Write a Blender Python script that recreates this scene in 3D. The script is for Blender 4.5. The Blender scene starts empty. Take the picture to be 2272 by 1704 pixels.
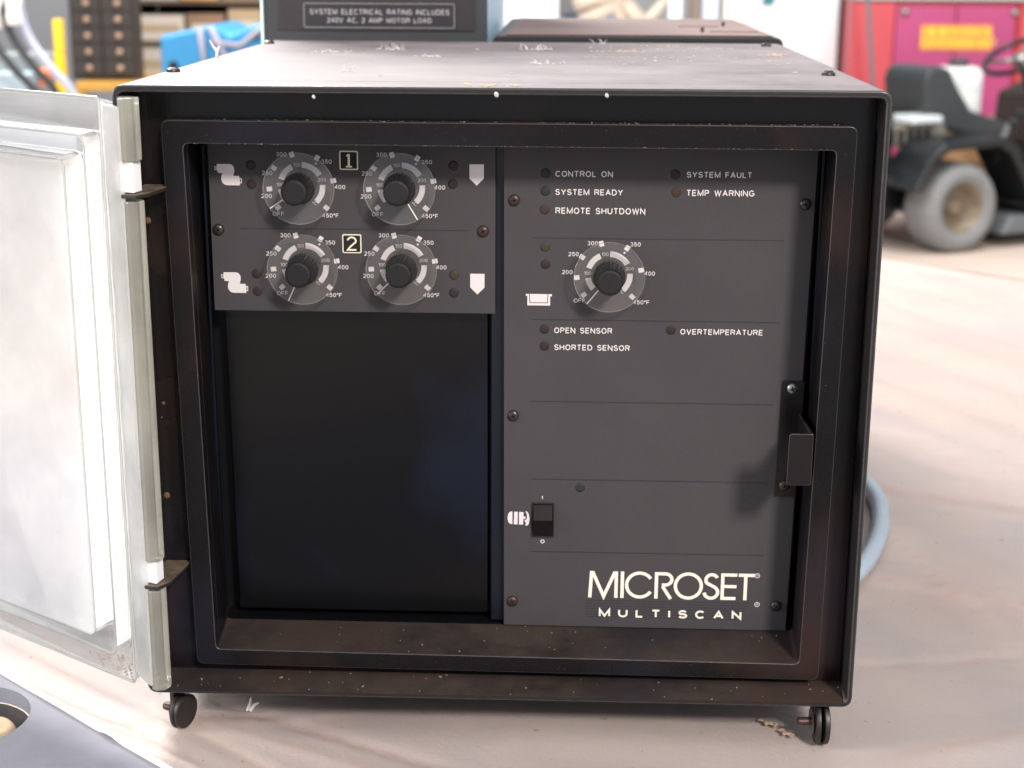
import bpy, bmesh, math, random
from math import sin, cos, pi, radians as rad
from mathutils import Vector, Matrix
random.seed(7)
SC = bpy.context.scene
COL = SC.collection

# ------------------------------------------------------------------ camera
cam = bpy.data.cameras.new('camera'); cob = bpy.data.objects.new('camera', cam); COL.objects.link(cob)
yaw, pit, roll = -.0358, .2661, .0051
fw = Vector((sin(yaw)*cos(pit), cos(yaw)*cos(pit), -sin(pit)))
rt = Vector((cos(yaw), -sin(yaw), 0)); up = rt.cross(fw)
r2 = rt*cos(roll) + up*sin(roll); u2 = -rt*sin(roll) + up*cos(roll)
m3 = Matrix((r2, u2, -fw)).transposed()
cob.matrix_world = Matrix.Translation((.0387, -.8591, .4299)) @ m3.to_4x4()
cam.sensor_width = 36; cam.lens = 1580.76/1024*36
cam.clip_start = .02; cam.clip_end = 100
cam.dof.use_dof = True; cam.dof.focus_distance = .90; cam.dof.aperture_fstop = 10.5
SC.camera = cob

# ------------------------------------------------------------------ light
W = bpy.data.worlds.new('World'); SC.world = W; W.use_nodes = True
bg = W.node_tree.nodes['Background']; bg.inputs[0].default_value = (.86, .91, 1, 1); bg.inputs[1].default_value = .92
def area(name, loc, target, size, power, col, sizey=None):
    l = bpy.data.lights.new(name, 'AREA'); l.energy = power; l.color = col; l.size = size
    if sizey: l.shape = 'RECTANGLE'; l.size_y = sizey
    o = bpy.data.objects.new(name, l); COL.objects.link(o); o.location = loc
    d = Vector(target) - Vector(loc); o.rotation_euler = d.to_track_quat('-Z', 'Y').to_euler()
    return o
area('doorway_light', (2.35, -4.65, 3.65), (0, .1, .15), .8, 500, (1, .93, .87))
area('window_light', (-1.3, 3.2, 2.6), (-.1, .5, 0), 1.3, 300, (1, .97, .94))
area('door_fill_light', (-2.6, -.55, .95), (-.36, .1, .2), .9, 75, (1, .98, .95))  # unseen fill added at the left to whiten the open door
area('background_fill', (1.6, 4.6, 3.6), (1.7, 7.4, -.4), 2.2, 230, (1, .97, .93))  # unseen area light added to brighten the background
area('background_fill', (-1.4, 2.2, 2.6), (-1.5, 5.2, 0), 1.5, 45, (1, .95, .9))  # second added fill, for the left of the background
SC.view_settings.view_transform = 'Standard'; SC.view_settings.look = 'None'
SC.view_settings.exposure = 0; SC.view_settings.gamma = 1

# ------------------------------------------------------------------ helpers
def tag(o, label=None, cat=None, group=None, kind=None):
    if label: o['label'] = label
    if cat: o['category'] = cat
    if group: o['group'] = group
    if kind: o['kind'] = kind
    return o
def empty(name, loc=(0, 0, 0), rz=0):
    o = bpy.data.objects.new(name, None); COL.objects.link(o); o.location = loc; o.rotation_euler = (0, 0, rz)
    o.empty_display_size = .02
    return o
def link(name, bm, mats, parent=None, bevel=0, seg=2, smooth=False, kind=None, edge_hi=False):
    me = bpy.data.meshes.new(name)
    bmesh.ops.recalc_face_normals(bm, faces=bm.faces)
    bm.to_mesh(me); bm.free()
    for m in (mats if isinstance(mats, (list, tuple)) else [mats]): me.materials.append(m)
    if smooth:
        for p in me.polygons: p.use_smooth = True
    o = bpy.data.objects.new(name, me); COL.objects.link(o); o.parent = parent
    if bevel:
        b = o.modifiers.new('bevel', 'BEVEL'); b.width = bevel; b.segments = seg; b.limit_method = 'ANGLE'; b.angle_limit = rad(35)
        if edge_hi: me.materials.append(M_edge_hi); b.material = len(me.materials)-1
        for p in me.polygons: p.use_smooth = True
        w = o.modifiers.new('wn', 'WEIGHTED_NORMAL'); w.keep_sharp = False
    if kind: o['kind'] = kind
    return o
def copy(o, parent=None, loc=None):
    c = o.copy(); COL.objects.link(c); c.parent = parent
    if loc is not None: c.location = loc
    for ch in o.children: copy(ch, c)
    return c
def BM(): return bmesh.new()
def faces_from(bm, vs, fs, mi=0):
    v = [bm.verts.new(p) for p in vs]
    out = []
    for f in fs:
        try:
            x = bm.faces.new([v[i] for i in f]); x.material_index = mi; out.append(x)
        except ValueError: pass
    return v, out
BF = [(0, 1, 3, 2), (4, 6, 7, 5), (0, 4, 5, 1), (2, 3, 7, 6), (0, 2, 6, 4), (1, 5, 7, 3)]
def box(bm, x0, x1, y0, y1, z0, z1, mi=0, M=None):
    vs = [Vector((x, y, z)) for x in (x0, x1) for y in (y0, y1) for z in (z0, z1)]
    if M: vs = [M @ v for v in vs]
    return faces_from(bm, vs, BF, mi)
def prism(bm, pts, axis, a0, a1, mi=0, M=None):
    """outline pts in the other two axes, extruded from a0 to a1"""
    def mk(p, a):
        v = {'x': (a, p[0], p[1]), 'y': (p[0], a, p[1]), 'z': (p[0], p[1], a)}[axis]
        v = Vector(v); return M @ v if M else v
    n = len(pts)
    vs = [mk(p, a0) for p in pts] + [mk(p, a1) for p in pts]
    fs = [tuple(range(n))[::-1], tuple(range(n, 2*n))] + [(i, (i+1) % n, n+(i+1) % n, n+i) for i in range(n)]
    return faces_from(bm, vs, fs, mi)
def loft(bm, loops, close=False, cap0=False, cap1=False, mi=0, closed_loop=True):
    rows = [[bm.verts.new(p) for p in l] for l in loops]
    n = len(rows[0]); K = len(rows)
    for k in range(K if close else K-1):
        a, b = rows[k], rows[(k+1) % K]
        for i in range(n if closed_loop else n-1):
            j = (i+1) % n
            f = bm.faces.new((a[i], a[j], b[j], b[i])); f.material_index = mi
    if cap0: bm.faces.new(rows[0]).material_index = mi
    if cap1: bm.faces.new(rows[-1]).material_index = mi
    return rows
def frame_of(d):
    d = d.normalized(); a = Vector((0, 0, 1)) if abs(d.z) < .9 else Vector((1, 0, 0))
    u = d.cross(a).normalized(); return u, d.cross(u).normalized()
def tube(bm, pts, r, n=8, mi=0, cap=True, close=False):
    pts = [Vector(p) for p in pts]; rs = r if isinstance(r, (list, tuple)) else [r]*len(pts)
    loops = []; N = len(pts); u = None
    for i, p in enumerate(pts):
        if close: d = pts[(i+1) % N] - pts[i-1]
        else: d = pts[min(i+1, N-1)] - pts[max(i-1, 0)]
        d.normalize()
        if u is None: u, v = frame_of(d)
        else:
            u = (u - d*u.dot(d)).normalized(); v = d.cross(u)
        loops.append([p + (u*cos(2*pi*k/n) + v*sin(2*pi*k/n))*rs[i] for k in range(n)])
    loft(bm, loops, close=close, cap0=cap and not close, cap1=cap and not close, mi=mi)
def lathe(bm, prof, M, n=32, mi=0, cap0=True, cap1=True):
    """prof = (radius, height along local z)"""
    loops = [[M @ Vector((r*cos(2*pi*k/n), r*sin(2*pi*k/n), h)) for k in range(n)] for r, h in prof]
    loft(bm, loops, cap0=cap0 and prof[0][0] > 0, cap1=cap1, mi=mi)
FRONT = Matrix.Rotation(rad(90), 4, 'X')          # local z -> world -y
def at(x, y, z, R=FRONT): return Matrix.Translation((x, y, z)) @ R
def rrect(x0, x1, z0, z1, r, n=4):
    out = []
    for cx, cz, a in ((x1-r, z1-r, 0), (x0+r, z1-r, 90), (x0+r, z0+r, 180), (x1-r, z0+r, 270)):
        for k in range(n+1):
            t = rad(a + 90*k/n); out.append((cx + r*cos(t), cz + r*sin(t)))
    return out
def rquad(c, r, n=4):
    """rounded quad through corners BL,BR,TR,TL"""
    out = []
    for i in (2, 3, 0, 1):
        p = Vector(c[i]); a = (Vector(c[i-1]) - p).normalized(); b = (Vector(c[(i+1) % 4]) - p).normalized()
        s, e = p + a*r, p + b*r
        for k in range(n+1):
            t = k/n; q = s*(1-t)**2 + p*2*t*(1-t) + e*t*t; out.append((q.x, q.y))
    return out
def stroke(bm, pts, w, y, mi=0):
    """flat ribbon of width w along (x,z) points on the plane y"""
    P = [Vector(p) for p in pts]; L = []; R = []
    for i, p in enumerate(P):
        if i == 0: d = (P[1]-P[0]).normalized(); nrm = Vector((-d.y, d.x)); k = 1
        elif i == len(P)-1: d = (P[-1]-P[-2]).normalized(); nrm = Vector((-d.y, d.x)); k = 1
        else:
            a = (P[i]-P[i-1]).normalized(); b = (P[i+1]-P[i]).normalized()
            na, nb = Vector((-a.y, a.x)), Vector((-b.y, b.x)); nrm = (na+nb).normalized(); k = 1/max(.35, nrm.dot(na))
        L.append(bm.verts.new((p.x + nrm.x*w/2*k, y, p.y + nrm.y*w/2*k))); R.append(bm.verts.new((p.x - nrm.x*w/2*k, y, p.y - nrm.y*w/2*k)))
    for i in range(len(P)-1):
        bm.faces.new((L[i], L[i+1], R[i+1], R[i])).material_index = mi
def poly(bm, pts, y, mi=0):
    f = bm.faces.new([bm.verts.new((p[0], y, p[1])) for p in pts]); f.material_index = mi
def disc(bm, x, z, r, y, n=20, mi=0): poly(bm, [(x+r*cos(2*pi*k/n), z+r*sin(2*pi*k/n)) for k in range(n)], y, mi)
def _arc(cx, cy, rx, ry, a0, a1, n=14): return [(cx + rx*cos(rad(a0+(a1-a0)*i/n)), cy + ry*sin(rad(a0+(a1-a0)*i/n))) for i in range(n+1)]
GL = {   # width, strokes in a unit box
 'A': (.80, [[(0, 0), (.5, 1), (1, 0)], [(.2, .34), (.8, .34)]]),
 'C': (.78, [_arc(.5, .5, .5, .5, 42, 318, 20)]),
 'D': (.76, [[(0, 0), (0, 1), (.45, 1)] + _arc(.45, .5, .55, .5, 90, -90)[1:] + [(0, 0)]]),
 'E': (.62, [[(1, 1), (0, 1), (0, 0), (1, 0)], [(0, .52), (.92, .52)]]),
 'F': (.58, [[(1, 1), (0, 1), (0, 0)], [(0, .50), (.88, .50)]]),
 'G': (.82, [_arc(.5, .5, .5, .5, 42, 350, 20)[:-1] + [(.98, .06)], [(.55, .45), (1, .45), (1, .3)]]),
 'H': (.74, [[(0, 0), (0, 1)], [(1, 0), (1, 1)], [(0, .52), (1, .52)]]),
 'I': (.0, [[(0, 0), (0, 1)]]),
 'L': (.56, [[(0, 1), (0, 0), (1, 0)]]),
 'M': (.90, [[(0, 0), (0, 1), (.5, .05), (1, 1), (1, 0)]]),
 'N': (.74, [[(0, 0), (0, 1), (1, 0), (1, 1)]]),
 'O': (.82, [_arc(.5, .5, .5, .5, 0, 360, 28)]),
 'P': (.66, [[(0, 0), (0, 1), (.6, 1)] + _arc(.6, .74, .4, .26, 90, -90, 10)[1:] + [(0, .48)]]),
 'R': (.70, [[(0, 0), (0, 1), (.6, 1)] + _arc(.6, .75, .4, .25, 90, -90, 10)[1:] + [(0, .5)], [(.55, .5), (.86, .34), (.94, 0)]]),
 'S': (.68, [_arc(.5, .745, .46, .255, 20, 245, 12) + _arc(.5, .265, .5, .265, 75, -160, 13)]),
 'T': (.66, [[(0, 1), (1, 1)], [(.5, 1), (.5, 0)]]),
 'U': (.72, [[(0, 1), (0, .4)] + _arc(.5, .4, .5, .4, 180, 360, 12)[1:] + [(1, 1)]]),
 'V': (.76, [[(0, 1), (.5, 0), (1, 1)]]),
 'W': (1.1, [[(0, 1), (.25, 0), (.5, .95), (.75, 0), (1, 1)]]),
 'Y': (.76, [[(0, 1), (.5, .45), (1, 1)], [(.5, .45), (.5, 0)]]),
 '0': (.58, [_arc(.5, .5, .5, .5, 0, 360, 24)]),
 '1': (.26, [[(0, .72), (1, 1), (1, 0)]]),
 '2': (.56, [_arc(.5, .70, .5, .30, 165, -35, 10) + [(0, 0), (1, 0)]]),
 '3': (.56, [_arc(.48, .76, .44, .24, 155, -80, 10) + _arc(.5, .27, .5, .27, 80, -155, 11)]),
 '4': (.62, [[(.78, 0), (.78, 1), (0, .30), (1, .30)]]),
 '5': (.56, [[(.92, 1), (.14, 1), (.04, .50)] + _arc(.48, .34, .52, .34, 130, -150, 14)]),
 '°': (.24, [_arc(.5, .84, .5, .16, 0, 360, 12)]),
 ',': (.06, [[(1, .12), (.2, -.2)]]),
}
def text_bm(bm, s, x0, x1, z0, cap, y, bold=.16, gap=.20, centre=False, mi=0, space=.75, xw=1.0):
    """strokes of even width; bold = stroke width as a share of the cap height"""
    w = bold; pos = 0; put = []
    for ch in s:
        if ch == ' ': pos += space; continue
        gw, st = GL[ch]; put.append((pos, gw*xw, st)); pos += gw*xw + w + gap
    total = pos - gap
    k = cap if x1 is None else (x1-x0)/total
    ox = x0 - total*cap/2 if x1 is None else x0
    if x1 is None and not centre: ox = x0
    for p, gw, st in put:
        for i, l in enumerate(st):
            q = [(ox + (p + w/2 + a*gw)*k, z0 + cap*(w/2 + b*(1-w))) for a, b in l]
            # even stroke width although x and z may be scaled apart
            stroke(bm, q, w*(cap*.5+k*.5), y - 1.2e-5*i, mi)

# ------------------------------------------------------------------ materials
def mat(name, col, rough=.5, metal=0, noise=0, nscale=30, bump=0, bscale=200, spec=.5, dust=0, dustcol=(.42, .38, .35), dscale=60, speck=0, coat=0, even=0, sheen_tint=None):
    m = bpy.data.materials.new(name); m.use_nodes = True; nt = m.node_tree; N = nt.nodes; L = nt.links
    b = N['Principled BSDF']; b.inputs['Roughness'].default_value = rough; b.inputs['Metallic'].default_value = metal
    b.inputs['Specular IOR Level'].default_value = spec; b.inputs['Coat Weight'].default_value = coat
    tc = N.new('ShaderNodeTexCoord')
    rgb = N.new('ShaderNodeRGB'); rgb.outputs[0].default_value = (*col, 1); cur = rgb.outputs[0]
    def nz(scale, detail=4, rough_=.6):
        n = N.new('ShaderNodeTexNoise'); n.inputs['Scale'].default_value = scale; n.inputs['Detail'].default_value = detail; n.inputs['Roughness'].default_value = rough_
        L.new(tc.outputs['Object'], n.inputs['Vector']); return n
    def ramp(s, a, c):
        r = N.new('ShaderNodeMapRange'); r.inputs[1].default_value = a; r.inputs[2].default_value = c; L.new(s, r.inputs[0]); return r.outputs[0]
    def mix(fac, a, bcol):
        x = N.new('ShaderNodeMix'); x.data_type = 'RGBA'
        if isinstance(fac, float): x.inputs[0].default_value = fac
        else: L.new(fac, x.inputs[0])
        L.new(a, x.inputs[6])
        if isinstance(bcol, tuple): x.inputs[7].default_value = (*bcol, 1)
        else: L.new(bcol, x.inputs[7])
        return x.outputs[2]
    def mul(a, k):
        q = N.new('ShaderNodeMath'); q.operation = 'MULTIPLY'; L.new(a, q.inputs[0])
        if isinstance(k, (int, float)): q.inputs[1].default_value = k
        else: L.new(k, q.inputs[1])
        return q.outputs[0]
    if noise:
        n = nz(nscale); cur = mix(mul(ramp(n.outputs[0], .35, .7), noise), cur, tuple(c*.45 for c in col))
    if dust:      # dust that has settled on faces that look up
        g = N.new('ShaderNodeNewGeometry'); s = N.new('ShaderNodeSeparateXYZ'); L.new(g.outputs['Normal'], s.inputs[0])
        upf = ramp(s.outputs[2], .25, .95); n = nz(dscale, 8, .7)
        rr0 = N.new('ShaderNodeMapRange'); rr0.inputs[1].default_value = .25; rr0.inputs[2].default_value = .72; rr0.inputs[3].default_value = even; L.new(n.outputs[0], rr0.inputs[0]); k = mul(mul(upf, rr0.outputs[0]), dust); cur = mix(k, cur, dustcol)
        rr = N.new('ShaderNodeMapRange'); rr.inputs[3].default_value = rough; rr.inputs[4].default_value = .75; L.new(k, rr.inputs[0]); L.new(rr.outputs[0], b.inputs['Roughness'])
    if speck:
        n = nz(900, 2); cur = mix(mul(ramp(n.outputs[0], .70, .76), speck), cur, (.5, .44, .38))
    if sheen_tint:      # reflections and sheen painted into the colour as noise patches
        for fc, fs, famt, off in sheen_tint:
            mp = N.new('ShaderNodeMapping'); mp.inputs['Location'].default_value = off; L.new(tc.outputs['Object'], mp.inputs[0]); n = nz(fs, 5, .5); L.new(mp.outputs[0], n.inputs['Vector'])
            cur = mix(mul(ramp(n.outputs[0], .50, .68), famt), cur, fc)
    L.new(cur, b.inputs['Base Color'])
    if bump:
        n = nz(bscale, 3); bp = N.new('ShaderNodeBump'); bp.inputs['Strength'].default_value = bump; bp.inputs['Distance'].default_value = .001
        L.new(n.outputs[0], bp.inputs['Height']); L.new(bp.outputs[0], b.inputs['Normal'])
    return m
def clear(name, tint, haze, hazecol=(.8, .8, .78), rough=.15, trans=.5, ior=1.49):
    m = bpy.data.materials.new(name); m.use_nodes = True; nt = m.node_tree; N = nt.nodes; L = nt.links; N.remove(N['Principled BSDF'])
    out = N['Material Output']
    tr = N.new('ShaderNodeBsdfTransparent'); tr.inputs[0].default_value = (*tint, 1)
    df = N.new('ShaderNodeBsdfDiffuse'); df.inputs[0].default_value = (*hazecol, 1)
    tl = N.new('ShaderNodeBsdfTranslucent'); tl.inputs[0].default_value = (*hazecol, 1)
    h = N.new('ShaderNodeMixShader'); h.inputs[0].default_value = trans; L.new(df.outputs[0], h.inputs[1]); L.new(tl.outputs[0], h.inputs[2])
    a = N.new('ShaderNodeMixShader'); L.new(tr.outputs[0], a.inputs[1]); L.new(h.outputs[0], a.inputs[2])
    tc = N.new('ShaderNodeTexCoord'); n = N.new('ShaderNodeTexNoise'); n.inputs['Scale'].default_value = 22; n.inputs['Detail'].default_value = 6; L.new(tc.outputs['Object'], n.inputs['Vector'])
    r = N.new('ShaderNodeMapRange'); r.inputs[3].default_value = haze*.75; r.inputs[4].default_value = min(1, haze*1.3); r.inputs[1].default_value = .3; r.inputs[2].default_value = .7
    L.new(n.outputs[0], r.inputs[0]); L.new(r.outputs[0], a.inputs[0])
    gl = N.new('ShaderNodeBsdfGlossy'); gl.inputs['Roughness'].default_value = rough
    fr = N.new('ShaderNodeFresnel'); fr.inputs[0].default_value = ior
    b = N.new('ShaderNodeMixShader'); L.new(fr.outputs[0], b.inputs[0]); L.new(a.outputs[0], b.inputs[1]); L.new(gl.outputs[0], b.inputs[2])
    L.new(b.outputs[0], out.inputs[0])
    return m
M_black = mat('black_powder_coat', (.008, .0075, .008) , .36, spec=.15, bump=.25, bscale=900, dust=.9, dscale=45, speck=.15)
M_edge_hi = mat('edge_highlight_tint', (.045, .040, .040), .34, noise=.7, nscale=120, spec=.5, speck=.3)  # rim highlights painted as a lighter, mottled bevel colour
M_face = mat('black_front_plate', (.006, .0045, .0045), .22, spec=.24, bump=.05, bscale=700, dust=.25, dustcol=(.16, .12, .10), dscale=90, speck=.1, sheen_tint=[((.040, .018, .013), 9, .8, (0, 0, 0)), ((.014, .014, .024), 8, .8, (3, 1, 2))])  # brown and bluish tints stand for reflections in the plate
M_lid = mat('dusty_black_lid', (.014, .0115, .0125), .50, spec=.3, bump=.3, bscale=700, dust=.95, dustcol=(.28, .235, .24), dscale=11, speck=.35, even=.3)
M_bezel = mat('black_bezel_plastic', (.006, .005, .0055), .33, spec=.15, bump=.2, bscale=600, dust=.75, dustcol=(.085, .062, .052), dscale=9, speck=.12, sheen_tint=[((.030, .015, .011), 9, .8, (0, 0, 0)), ((.012, .012, .018), 8, .8, (3, 1, 2))])  # reflections painted in as brown and bluish tints
M_in = mat('dark_cavity_metal', (.003, .003, .004), .4, spec=.3)
M_rail = mat('blue_black_rail', (.005, .007, .013), .3, spec=.3)
M_panel = mat('grey_panel', (.046, .041, .043), .6, spec=.3, noise=.28, nscale=9, bump=.10, bscale=1500, speck=.05)
M_print = mat('white_print', (.60, .55, .53), .6)
M_cream = mat('cream_print', (.68, .62, .46), .5)
M_logo = mat('logo_print', (.70, .64, .55), .6)
M_groove = mat('dark_print_line', (.012, .012, .018), .6)
M_knob = mat('black_knob', (.008, .007, .0075), .6, spec=.3, bump=.2, bscale=800)
M_screw = mat('dark_screw', (.06, .05, .048), .32, metal=.7)
M_rust = mat('rusty_screw', (.07, .038, .03), .42, metal=.5, noise=.6, nscale=400)
M_slot = mat('screw_recess', (.003, .003, .003), .8)
M_lamp = {k: mat('lamp_'+k, tuple(q*.35+.012 for q in c), .6, spec=.2) for k, c in dict(red=(.045, .018, .018), amber=(.085, .04, .02), green=(.03, .034, .028), dark=(.028, .026, .026), yellow=(.085, .065, .03)).items()}
M_disc = clear('clear_dial_plastic', (.975, .975, .975), .035, (.75, .72, .70), .12, .3, 1.32)
M_rim = clear('dial_edge', (.94, .94, .9), .10, (.8, .78, .7), .2, .3)
M_door = clear('clear_door_plastic', (.98, .98, .98), .84, (.99, .985, .97), .2, .65)
M_edge = clear('door_edge_plastic', (.93, .94, .91), .4, (.9, .9, .87), .15, .5)
M_hinge = clear('hinge_plastic', (.93, .92, .84), .36, (.92, .88, .76), .12, .5)
M_dirt = mat('orange_dirt', (.30, .17, .10), .9, noise=.6, nscale=200)
M_pin = mat('white_hinge_block', (.85, .85, .84), .45)
M_card = mat('kraft_cardboard', (.74, .63, .58), .50, noise=.12, nscale=7, bump=.45, bscale=28, spec=.45)
def cardboard_look(m):
    nt = m.node_tree; N = nt.nodes; L = nt.links; b = N['Principled BSDF']; src = b.inputs['Base Color'].links[0].from_socket
    tc = N.new('ShaderNodeTexCoord'); mp = N.new('ShaderNodeMapping'); mp.inputs['Rotation'].default_value = (0, 0, .4); mp.inputs['Scale'].default_value = (1, 5, 1); L.new(tc.outputs['Object'], mp.inputs[0])
    for vec, sc, lo, hi, col, amt, det in ((tc.outputs['Object'], 3.1, .50, .72, (.78, .54, .42), .35, 5), (tc.outputs['Object'], 4.3, .52, .70, (.50, .48, .52), .50, 6), (mp.outputs[0], 9, .58, .76, (.56, .48, .45), .22, 6), (tc.outputs['Object'], 130, .70, .78, (.30, .20, .14), .6, 2)):
        n = N.new('ShaderNodeTexNoise'); n.inputs['Scale'].default_value = sc; n.inputs['Detail'].default_value = det; L.new(vec, n.inputs['Vector'])
        r = N.new('ShaderNodeMapRange'); r.inputs[1].default_value = lo; r.inputs[2].default_value = hi; r.inputs[4].default_value = amt; L.new(n.outputs[0], r.inputs[0])
        x = N.new('ShaderNodeMix'); x.data_type = 'RGBA'; L.new(r.outputs[0], x.inputs[0]); L.new(src, x.inputs[6]); x.inputs[7].default_value = (*col, 1); src = x.outputs[2]
    at_ = N.new('ShaderNodeAttribute'); at_.attribute_name = 'crease'; q = N.new('ShaderNodeMath'); q.operation = 'MULTIPLY'; q.inputs[1].default_value = .24; L.new(at_.outputs['Fac'], q.inputs[0])
    x = N.new('ShaderNodeMix'); x.data_type = 'RGBA'; L.new(q.outputs[0], x.inputs[0]); L.new(src, x.inputs[6]); x.inputs[7].default_value = (.58, .34, .22, 1); src = x.outputs[2]
    L.new(src, b.inputs['Base Color'])
    old = b.inputs['Normal'].links[0].from_node; n = N.new('ShaderNodeTexNoise'); n.inputs['Scale'].default_value = 420; n.inputs['Detail'].default_value = 3; L.new(tc.outputs['Object'], n.inputs['Vector'])
    bp = N.new('ShaderNodeBump'); bp.inputs['Strength'].default_value = .35; bp.inputs['Distance'].default_value = .0006; L.new(n.outputs[0], bp.inputs['Height']); L.new(old.outputs[0], bp.inputs['Normal']); L.new(bp.outputs[0], b.inputs['Normal'])
cardboard_look(M_card)
M_cardedge = mat('cardboard_edge', (.88, .80, .70), .8)
M_bench = mat('grey_blue_tabletop', (.21, .21, .245), .75, noise=.35, nscale=14, spec=.2, bump=.2, bscale=300)
M_cable = mat('grey_blue_cable', (.30, .36, .42), .4, noise=.3, nscale=40)
M_lint = mat('white_lint', (.62, .59, .57), .8)
M_chip = mat('wood_chip', (.62, .45, .25), .8)
M_foot = mat('black_rubber', (.014, .011, .010), .45, noise=.4, nscale=300)
M_steel = mat('dull_steel', (.35, .34, .32), .35, metal=.9)

# ------------------------------------------------------------------ workbench, cardboard
T = -.029
def plank(x0, x1, y0, y1): return [(x0, y0), (x1, y0), (x1, y1), (x0, y1)]
e1 = Vector((.755, -.656)); n1 = Vector((.656, .755))
def en(a, b): p = e1*a + n1*b; return (p.x, p.y)
tab = empty('work_table', (0, 0, -.87)); tag(tab, 'grey blue plastic work table with a round hole, under the cardboard sheet', 'table')
bm = BM(); cx, cy, hr = -.3395, .0280, .0440; nh = 48
outer = [en(-1.6, -.60), en(1.5, -.60), en(1.5, 1.53), en(-1.6, 1.53)]
# ring of quads around the hole, then a square, then the outer edge
def sq(k, h):
    t = 2*pi*k/nh; c, s = cos(t), sin(t); f = h/max(abs(c), abs(s)); v = e1*(c*f) + n1*(s*f); return Vector((cx, cy)) + v
ring = []; zt = T - .0045 + .87
for k in range(nh):
    t = 2*pi*k/nh; v = e1*cos(t)*hr + n1*sin(t)*hr; ring.append((cx+v.x, cy+v.y))
c0 = (e1.dot(Vector((cx, cy))), n1.dot(Vector((cx, cy))))
def outpt(k):
    t = 2*pi*k/nh; c, s = cos(t), sin(t); best = 1e9
    for q, lim in ((c, (1.5-c0[0]) if c > 0 else (-1.6-c0[0])), (s, (1.53-c0[1]) if s > 0 else (-.60-c0[1]))):
        if abs(q) > 1e-6: best = min(best, lim/q)
    return en(c0[0]+c*best, c0[1]+s*best)
angs = [outpt(k) for k in range(nh)]
loft(bm, [[(p[0], p[1], zt-.03) for p in angs], [(p[0], p[1], zt) for p in angs], [(p[0], p[1], zt) for p in ring], [(p[0], p[1], zt-.011) for p in ring], [(cx+(p[0]-cx)*1.04, cy+(p[1]-cy)*1.04, zt-.012) for p in ring]], close=True)
link('tabletop', bm, M_bench, tab)
bm = BM(); r0 = [(cx + hr*.99*cos(2*pi*k/32), cy + hr*.99*sin(2*pi*k/32)) for k in range(32)]
loft(bm, [[(p[0], p[1], zt-.0112) for p in r0], [(cx+(p[0]-cx)*.85, cy+(p[1]-cy)*.85, zt-.085) for p in r0]], cap1=True)
link('cup_well', bm, mat('dark_plastic_well', (.05, .045, .045), .6), tab)
for a, b in ((-1.4, -.45), (1.3, -.45), (-1.4, 1.4), (1.3, 1.4)):
    p = en(a, b); bm = BM(); box(bm, p[0]-.03, p[0]+.03, p[1]-.03, p[1]+.03, 0, zt-.03); link('leg', bm, M_bench, tab)
# things in the well
bm = BM(); M = Matrix.Translation((-.3270, .0400, -.1020)); lathe(bm, [(.0, 0), (.019, 0), (.019, .05), (.016, .056), (.0, .056)][1:-1], M, 20)
tag(link('wood_offcut', bm, mat('tan_wood', (.42, .32, .20), .8, noise=.5, nscale=60), None, .002), 'tan round offcut lying in the dark hole of the table', 'offcut')
bm = BM(); box(bm, -.008, .008, -.006, .006, 0, .05, M=Matrix.Translation((-.3060, .0200, -.0890)) @ Matrix.Rotation(.35, 4, 'X'))
box(bm, -.012, .012, -.006, .006, .042, .052, M=Matrix.Translation((-.3060, .0200, -.0890)) @ Matrix.Rotation(.35, 4, 'X'))
tag(link('plastic_clip', bm, mat('green_plastic', (.03, .45, .10), .35), None, .002), 'bright green plastic clip poking up in the table hole', 'clip')

# cardboard sheet with creases and gentle swells
bm = BM(); NA, NB = 300, 170; A0, A1, B0, B1 = -1.2, 1.42, -.1505, 1.56
creases = [((-.2297, .0072), (-.1363, .0263), .0016, .006), ((-.3546, .1477), (-.1425, -.0279), -.0012, .005), ((-.2, .03), (.10, -.12), .0012, .008), ((.25, .0), (.8, .25), .0010, .02), ((.3, .5), (.9, .2), -.0012, .03), ((-.5, .35), (-.15, .1), .0012, .02), ((-.16, .036), (-.05, -.02), -.002, .006), ((-.40, .26), (-.20, .06), .0015, .004), ((-.30, .06), (-.14, -.06), .0010, .0035), ((-.21, .02), (-.13, .045), .0018, .004), ((.22, .30), (.42, .22), .0012, .006), ((.24, .12), (.45, .16), -.0012, .006), ((.05, -.03), (.25, -.05), .0010, .005), ((.30, .40), (.36, .10), .0009, .005), ((-.10, .0), (.02, -.06), .0012, .004)]
def cardz(x, y):
    z = .0012*sin(x*9+1.3)*sin(y*7+.4) + .0005*sin(x*31+y*17)
    for (ax, ay), (bx, by), h, w in creases:
        d = Vector((bx-ax, by-ay)); L_ = d.length; d /= L_; q = Vector((x-ax, y-ay)); s = q.dot(d); dd = abs(q.x*d.y - q.y*d.x)
        e = 0 if 0 <= s <= L_ else min(abs(s), abs(s-L_)); z += h*math.exp(-(dd/w)**2)*math.exp(-(e/.03)**2)
    return z
def crease_at(x, y):
    m = 0
    for (ax, ay), (bx, by), h, w in creases:
        d = Vector((bx-ax, by-ay)); L_ = d.length; d /= L_; q = Vector((x-ax, y-ay)); s = q.dot(d); dd = abs(q.x*d.y - q.y*d.x)
        e = 0 if 0 <= s <= L_ else min(abs(s), abs(s-L_)); m = max(m, math.exp(-(dd/max(.0012, w*.25))**2)*math.exp(-(e/.02)**2))
    return m
rows = []
for j in range(NB+1):
    b = B0 + (B1-B0)*(j/NB)**1.8; row = []
    for i in range(NA+1):
        s = i/NA*2-1; a = .0 + (1.42 if s > 0 else 1.2)*(abs(s)**1.6)*(1 if s > 0 else -1)
        p = en(a, b); row.append((p[0], p[1], T + cardz(*p) - .0006))
    rows.append(row)
loft(bm, rows, closed_loop=False)
base = [f for f in bm.faces]
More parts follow.
